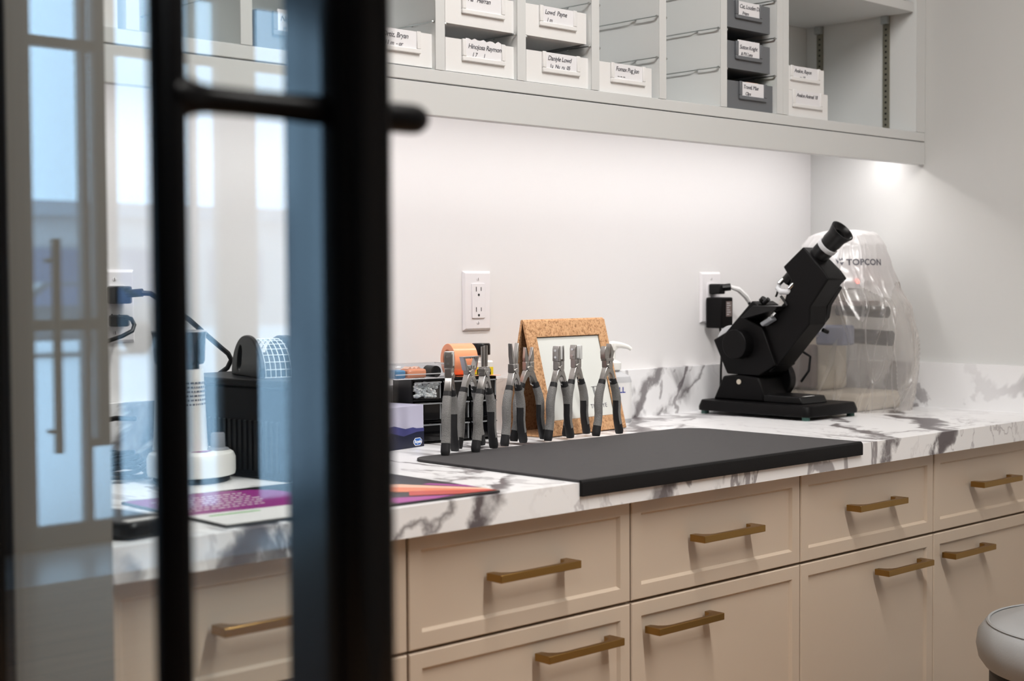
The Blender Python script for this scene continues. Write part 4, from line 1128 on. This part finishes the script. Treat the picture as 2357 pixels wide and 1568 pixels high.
cb = thing('cord_coil', 'coiled black cable lying behind the white warmer', 'cable', (-1.955, -0.130, 0.9142))
for k in range(5):
    pts = []
    for i in range(37):
        a = 2*math.pi*i/36
        rx, ry = 0.068-0.006*k, 0.052-0.005*k
        pts.append((rx*math.cos(a)+0.004*math.sin(3*a+k), ry*math.sin(a), 0.0080+0.0075*k+0.003*math.sin(2*a+k)))
    MB().tube(pts, 0.0036, 8).build('loop', 'bl_plastic', cb)
MB().tube([(-0.062, -0.005, 0.012), (-0.066, 0.010, 0.028), (-0.050, 0.025, 0.052), (-0.020, 0.045, 0.070), (0.020, 0.060, 0.079), (0.06, 0.072, 0.082), (0.10, 0.085, 0.078)], 0.0040, 8).build('loose_arc', 'bl_plastic', cb)

# ------------------------------------------------------------------ lensmeter
lm = thing('lensmeter', 'black manual lensmeter with tilted eyepiece tube on the worktop', 'lensmeter', (0, 0, 0))
bp_ = rrect(-0.502, -0.312, -0.346, -0.050, 0.018, 3)
cxm, cym = -0.407, -0.198
b = MB()
lo_ = [(x, y, 0.9215) for x, y in bp_]
md_ = [(x, y, 0.930) for x, y in bp_]
tp_ = [(cxm+(x-cxm)*0.955, cym+(y-cym)*0.968, 0.9445) for x, y in bp_]
n = len(bp_)
b.add(lo_+md_+tp_, [tuple(range(n-1, -1, -1)), tuple(range(2*n, 3*n))]+[(k*n+i, k*n+(i+1) % n, (k+1)*n+(i+1) % n, (k+1)*n+i) for k in range(2) for i in range(n)])
b.build('base', 'bl_satin', lm, bevel=0.002)
for x, y in ((-0.488, -0.066), (-0.488, -0.330), (-0.326, -0.330), (-0.326, -0.066)):
    MB().cyl((x, y, 0.9142), (x, y, 0.9216), 0.0085, 16).build('foot', 'teal', lm)
MB().prism([(-0.068, 0.9446), (-0.0945, 0.996), (-0.120, 0.9995), (-0.150, 0.9995), (-0.190, 0.9955), (-0.2035, 0.9620), (-0.2035, 0.9446)], 'x', -0.462, -0.378).build('pedestal', 'bl_satin', lm, bevel=0.004, seg=3)
MB().prism([(-0.2036, 0.9446), (-0.2036, 0.9605), (-0.296, 0.9595), (-0.304, 0.9446)], 'x', -0.462, -0.372).build('front_plate', 'bl_plastic', lm, bevel=0.002)
sc_ = MB().cyl((-0.4621, -0.1386, 0.9850), (-0.4640, -0.1386, 0.9850), 0.0056, 18).build('cap_screw', 'cream', lm)
text('lettering', 'TOPCON', 0.0088, 'print_white', lm, (-0.452, -0.302, 0.9602), rot=(0.02, 0, R(4)), spacing=1.1)
# rear housing
MB().prism([(-0.1714, 1.1604), (-0.1885, 1.1512), (-0.158, 1.1217), (-0.198, 1.103), (-0.232, 1.024), (-0.1887, 0.9995), (-0.1034, 1.0011), (-0.0656, 1.0743), (-0.0995, 1.0911)], 'x', -0.460, -0.385).build('rear_housing', 'bl_satin', lm, bevel=0.003, seg=3)
# tilted arm with head
MB().prism([(-0.2956, 1.2732), (-0.2447, 1.2319), (-0.2640, 1.2050), (-0.2460, 1.1560), (-0.2038, 1.1143), (-0.150, 1.050), (-0.1963, 1.0120), (-0.2114, 1.0069), (-0.2350, 1.0280), (-0.3110, 1.1110), (-0.3138, 1.1488), (-0.3579, 1.2052), (-0.3440, 1.2246)], 'x', -0.450, -0.390).build('arm', 'bl_satin', lm, bevel=0.003, seg=3)
MB().prism([(-0.2150, 1.0200), (-0.3100, 1.1240), (-0.3150, 1.1500), (-0.3420, 1.1880), (-0.322, 1.2010), (-0.292, 1.1640), (-0.288, 1.142), (-0.200, 1.0420)], 'x', -0.3905, -0.372).build('arm_cover', 'bl_satin', lm, bevel=0.003)
MB().prism([(-0.2905, 1.2680), (-0.3415, 1.2235), (-0.3560, 1.2060), (-0.330, 1.1850), (-0.2640, 1.2400)], 'x', -0.3900, -0.378).build('head_cover', 'bl_satin', lm, bevel=0.003)
AX = Vector((0, -0.758, 0.652)).normalized()
E0 = Vector((-0.420, -0.3060, 1.2480))
TE_ = Matrix.Translation(E0) @ AX.to_track_quat('Z', 'X').to_matrix().to_4x4()
MB().lathe([(0.0205, -0.012), (0.0205, 0.034), (0.0195, 0.036)], 32, TE_).build('eyepiece_tube', 'bl_plastic', lm)
MB().lathe([(0.0216, 0.0335), (0.0222, 0.0345), (0.0222, 0.0425), (0.0214, 0.0432)], 32, TE_).build('eyepiece_ring', 'ltgrey', lm)
MB().lathe([(0.0195, 0.0430), (0.0195, 0.048), (0.0210, 0.052), (0.0210, 0.068), (0.0235, 0.076), (0.0265, 0.086), (0.0265, 0.0872), (0.0235, 0.0872), (0.0170, 0.0800), (0.0120, 0.0780), (0.0100, 0.0700)], 36, TE_).build('eyecup', 'bl_plastic', lm)
MB().lathe([(0.0096, 0.0702), (0.004, 0.0712)], 20, TE_).build('eye_lens', 'bl_gloss', lm)
MB().cyl((-0.404, -0.3335, 1.2315), (-0.404, -0.3350, 1.2330), 0.0042, 14).build('head_screw', 'ltgrey', lm)
# objective nose, lens clamp, lens table
MB().cyl((-0.428, -0.2600, 1.2220), (-0.428, -0.2380, 1.2010), 0.0125, 20).build('objective', 'bl_plastic', lm)
cl = MB()
cl.tube([(-0.440, -0.2700, 1.1870), (-0.448, -0.2560, 1.1790), (-0.452, -0.2410, 1.1790), (-0.448, -0.2300, 1.1860), (-0.440, -0.2290, 1.1970)], [0.0055, 0.006, 0.006, 0.0052, 0.0042], 10)
cl.build('lens_clamp', 'ltgrey', lm)
MB().cyl((-0.446, -0.2310, 1.1960), (-0.438, -0.2360, 1.2050), 0.0055, 12).build('clamp_collar', 'chrome', lm)
MB().cyl((-0.452, -0.2620, 1.1860), (-0.446, -0.2690, 1.1960), 0.0045, 12).build('clamp_collar', 'chrome', lm)
MB().tube([(-0.449, -0.2310, 1.1830), (-0.449, -0.2285, 1.1740), (-0.449, -0.2255, 1.1690)], 0.0022, 6).build('clamp_lever', 'bl_plastic', lm)
MB().tube([(-0.452, -0.2410, 1.1700), (-0.452, -0.2520, 1.1580), (-0.452, -0.2570, 1.1500)], 0.0030, 6).build('pressure_lever', 'bl_plastic', lm)
MB().prism([(-0.1885, 1.1500), (-0.2520, 1.1490), (-0.2460, 1.1420), (-0.1640, 1.1220), (-0.1560, 1.1240)], 'x', -0.480, -0.400).build('lens_table', 'bl_plastic', lm, bevel=0.0012)
MB().cyl((-0.440, -0.1830, 1.1580), (-0.440, -0.1900, 1.1640), 0.0085, 14).build('table_knob', 'bl_satin', lm)
MB().cyl((-0.450, -0.1960, 1.1550), (-0.450, -0.2080, 1.1640), 0.0048, 12).build('table_pin', 'bl_plastic', lm)
MB().cyl((-0.460, -0.2250, 1.1290), (-0.460, -0.2330, 1.1370), 0.0042, 12).build('marker_pin', 'chrome', lm)
MB().prism([(-0.200, 1.1130), (-0.226, 1.1270), (-0.232, 1.1200), (-0.206, 1.1060)], 'x', -0.472, -0.452).build('marker_arm', 'grey', lm, bevel=0.002)
# power wheel and dial
MB().cyl((-0.4520, -0.1440, 1.0670), (-0.4880, -0.1440, 1.0670), 0.0318, 48).build('power_wheel', 'bl_satin', lm, bevel=0.002)
MB().cyl((-0.4370, -0.1080, 1.0660), (-0.4500, -0.1080, 1.0660), 0.0405, 48).build('dial_ring', 'ltgrey', lm, bevel=0.001)
MB().tube([(-0.385, -0.250, 1.050), (-0.375, -0.262, 1.040), (-0.370, -0.255, 1.010), (-0.370, -0.235, 0.985)], 0.0028, 8).build('cable', 'bl_plastic', lm)
MB().cyl((-0.3800, -0.1750, 0.9890), (-0.3600, -0.1750, 0.9890), 0.040, 36).build('tilt_disc', 'bl_plastic', lm, bevel=0.002)
MB().cyl((-0.378, -0.2950, 1.0980), (-0.366, -0.3000, 1.0930), 0.0045, 10).build('lock_knob', 'bl_plastic', lm)

# ------------------------------------------------------------------ covered instrument
iv = thing('chart_instrument', 'cream optical instrument standing under a clear plastic cover', 'instrument', (0, 0, 0.9142))
MB().box(-0.245, -0.075, -0.300, -0.075, 0.0, 0.040).build('base', 'cream', iv, bevel=0.010, seg=3)
MB().box(-0.215, -0.115, -0.185, -0.085, 0.0402, 0.275).build('column', 'cream', iv, bevel=0.012, seg=3)
MB().prism([(-0.135, 0.265), (-0.135, 0.365), (-0.215, 0.372), (-0.265, 0.330), (-0.268, 0.285), (-0.200, 0.268)], 'x', -0.225, -0.105).build('head', 'ltgrey', iv, bevel=0.012, seg=3)
MB().box(-0.252, -0.205, -0.262, -0.188, 0.145, 0.190).build('lens_table', 'bluegrey', iv, bevel=0.006, seg=3)
MB().cyl((-0.160, -0.190, 0.165), (-0.160, -0.325, 0.160), 0.017, 20).build('measuring_head', 'bl_plastic', iv)
MB().cyl((-0.165, -0.190, 0.222), (-0.165, -0.318, 0.218), 0.013, 20).build('nose_piece', 'bl_plastic', iv)
MB().box(-0.205, -0.125, -0.275, -0.185, 0.232, 0.243).build('lens_arm', 'brownshade', iv, bevel=0.003)
MB().cyl((-0.2040, -0.2670, 0.2870), (-0.2120, -0.2730, 0.2850), 0.0042, 12).build('power_lamp', 'led', iv)
MB().box(-0.235, -0.205, -0.170, -0.095, 0.045, 0.145).build('side_cover', 'brownshade', iv, bevel=0.008)

cv = thing('plastic_cover', 'wrinkled clear plastic dust cover with black lettering beside the right wall', 'cover', (-0.168, -0.206, 0.9142))
KZ = [(0.0, 0.112, 0.145), (0.03, 0.112, 0.152), (0.11, 0.112, 0.162), (0.17, 0.110, 0.160), (0.225, 0.108, 0.150), (0.28, 0.104, 0.120), (0.325, 0.092, 0.102), (0.365, 0.080, 0.090), (0.388, 0.064, 0.074), (0.398, 0.045, 0.052), (0.402, 0.020, 0.024)]
def kz(z):
    for i in range(len(KZ)-1):
        if KZ[i][0] <= z <= KZ[i+1][0]:
            t = (z-KZ[i][0])/(KZ[i+1][0]-KZ[i][0]); t = t*t*(3-2*t)*0.5+t*0.5
            return [KZ[i][k]*(1-t)+KZ[i+1][k]*t for k in (1, 2)]
    return KZ[-1][1:]
NT, NZ = 320, 130
FOLDS = [(-2.35, 0.5, 0.0065, 0.035), (-1.95, -0.9, 0.0060, 0.03), (-2.75, 0.3, 0.006, 0.03), (-1.45, 0.6, 0.005, 0.03), (-2.1, 1.3, 0.0045, 0.028), (-1.1, -0.5, 0.005, 0.03)]
vs = []; fs = []
for k in range(NZ+1):
    z = 0.402*(k/NZ)**0.92
    hx, hy = kz(z)
    for i in range(NT):
        a = 2*math.pi*i/NT
        ca, sa = math.cos(a), math.sin(a)
        ca2 = math.copysign(abs(ca)**0.8, ca); sa2 = math.copysign(abs(sa)**0.8, sa)
        p = Vector((ca*2.2, sa*2.2, z*9))
        w = noise.noise(p*1.3)*0.5
        rd = 1-abs(noise.noise(Vector((ca*3.1+0.4, sa*3.1, z*6.5+1.7)))) ; ridge = rd**9
        rd2 = 1-abs(noise.noise(Vector((ca*4.6-2.0, sa*4.6+z*11, z*4.0)))); ridge2 = rd2**12
        amp = 0.014 if z > 0.02 else 0.018
        q = 1.0 + 0.07*w + 0.055*ridge*(1 if z < 0.29 else 0.35) + 0.0*ridge2
        for f0, f1, fa, fw_ in FOLDS:
            aa = a-2*math.pi if a > math.pi else a
            dd = aa-(f0+f1*(z-0.2)+0.10*math.sin(z*21+f0*5))
            q += fa*7.5*math.exp(-(dd/fw_)**2)*(0.35+0.65*min(1, max(0, (0.31-z)/0.08)))
        vs.append((hx*ca2*q, hy*sa2*q, z + 0.006*noise.noise(p*2.1)*(1 if k > 3 else 0)*(1 if k < NZ-2 else 0.3)))
for k in range(NZ):
    for i in range(NT):
        j = (i+1) % NT
        fs.append((k*NT+i, k*NT+j, (k+1)*NT+j, (k+1)*NT+i))
fs.append(tuple(range(NZ*NT, NZ*NT+NT)))
cme = bpy.data.meshes.new('film')
cme.from_pydata(vs, [], fs)
cme.materials.append(M['film']); cme.materials.append(M['film_w'])
for p in cme.polygons:
    p.use_smooth = True
film = bpy.data.objects.new('film', cme); COL.objects.link(film); film.parent = cv
# the upper part of the cover is frosted white plastic
for p in cme.polygons:
    if p.center.z > 0.262+0.014*math.sin(p.center.x*40)+0.010*math.sin(p.center.y*45)-0.10*(p.center.y+0.05)*0:
        p.material_index = 1
bvh = BVHTree.FromPolygons([Vector(v) for v in vs], fs)
def on_cover(me, origin, ux, uz, direction, off):
    for v in me.vertices:
        p = origin+ux*v.co.x+uz*v.co.y
        h = bvh.ray_cast(p, direction)
        if h[0] is not None:
            v.co = h[0]-direction*off
        else:
            v.co = p
ux = Vector((0.742, -0.67, 0)); dr_ = Vector((0.67, 0.742, -0.02)).normalized(); uz = Vector((0, 0, 1))
o0 = Vector((-0.158-0.158, -0.245+0.196-0.0, 0.3245)) - dr_*0.05
lt = text_mesh('TOPCON', 0.0190, ext=0.0, spacing=1.02, bold=0.0005)
O = Vector((-0.060, -0.060, 0.322))-dr_*0.2
on_cover(lt, O-ux*0.014, ux, uz, dr_, 0.0012)
put('lettering', lt, 'ink', cv)
em = bpy.data.meshes.new('emblem')
ev = []; ef = []
def tri(ps):
    o = len(ev); ev.extend([(x, z, 0) for x, z in ps]); ef.append(tuple(range(o, o+len(ps))))
tri([(-0.020, 0.016), (-0.014, 0.008), (-0.016, 0.002)]); tri([(-0.012, 0.017), (-0.009, 0.011), (-0.013, 0.010)])
tri([(-0.006, 0.017), (-0.004, 0.011), (-0.010, 0.012)]); tri([(-0.012, 0.006), (-0.003, 0.007), (-0.008, -0.001)])
em.from_pydata(ev, [], ef)
on_cover(em, O-ux*0.016, ux, uz, dr_, 0.0012)
put('emblem', em, 'ink', cv)

# ------------------------------------------------------------------ stool
st = thing('stool', 'round white upholstered stool at the lower right corner', 'stool', (-0.590, -0.992, 0.0))
MB().lathe([(0.168, 0.538), (0.182, 0.542), (0.192, 0.556), (0.196, 0.576), (0.193, 0.597), (0.183, 0.611), (0.176, 0.6155)], 64).build('seat_cushion', 'vinyl', st)
MB().lathe([(0.1765, 0.6140), (0.1790, 0.6165), (0.1765, 0.6185), (0.1735, 0.6170)], 64, cap=False).build('piping', 'vinyl', st)
MB().lathe([(0.1745, 0.6150), (0.16, 0.6205), (0.10, 0.6240), (0.02, 0.6225), (0.004, 0.6200)], 64).build('seat_top', 'vinyl', st)
MB().lathe([(0.174, 0.515), (0.174, 0.530), (0.168, 0.5378)], 48).build('seat_pan', 'bronze', st)
MB().lathe([(0.165, 0.03), (0.174, 0.06), (0.174, 0.5148)], 48).build('drum_base', 'bronze', st)
MB().lathe([(0.14, 0.0), (0.14, 0.0298)], 48).build('plinth', 'bronze', st)
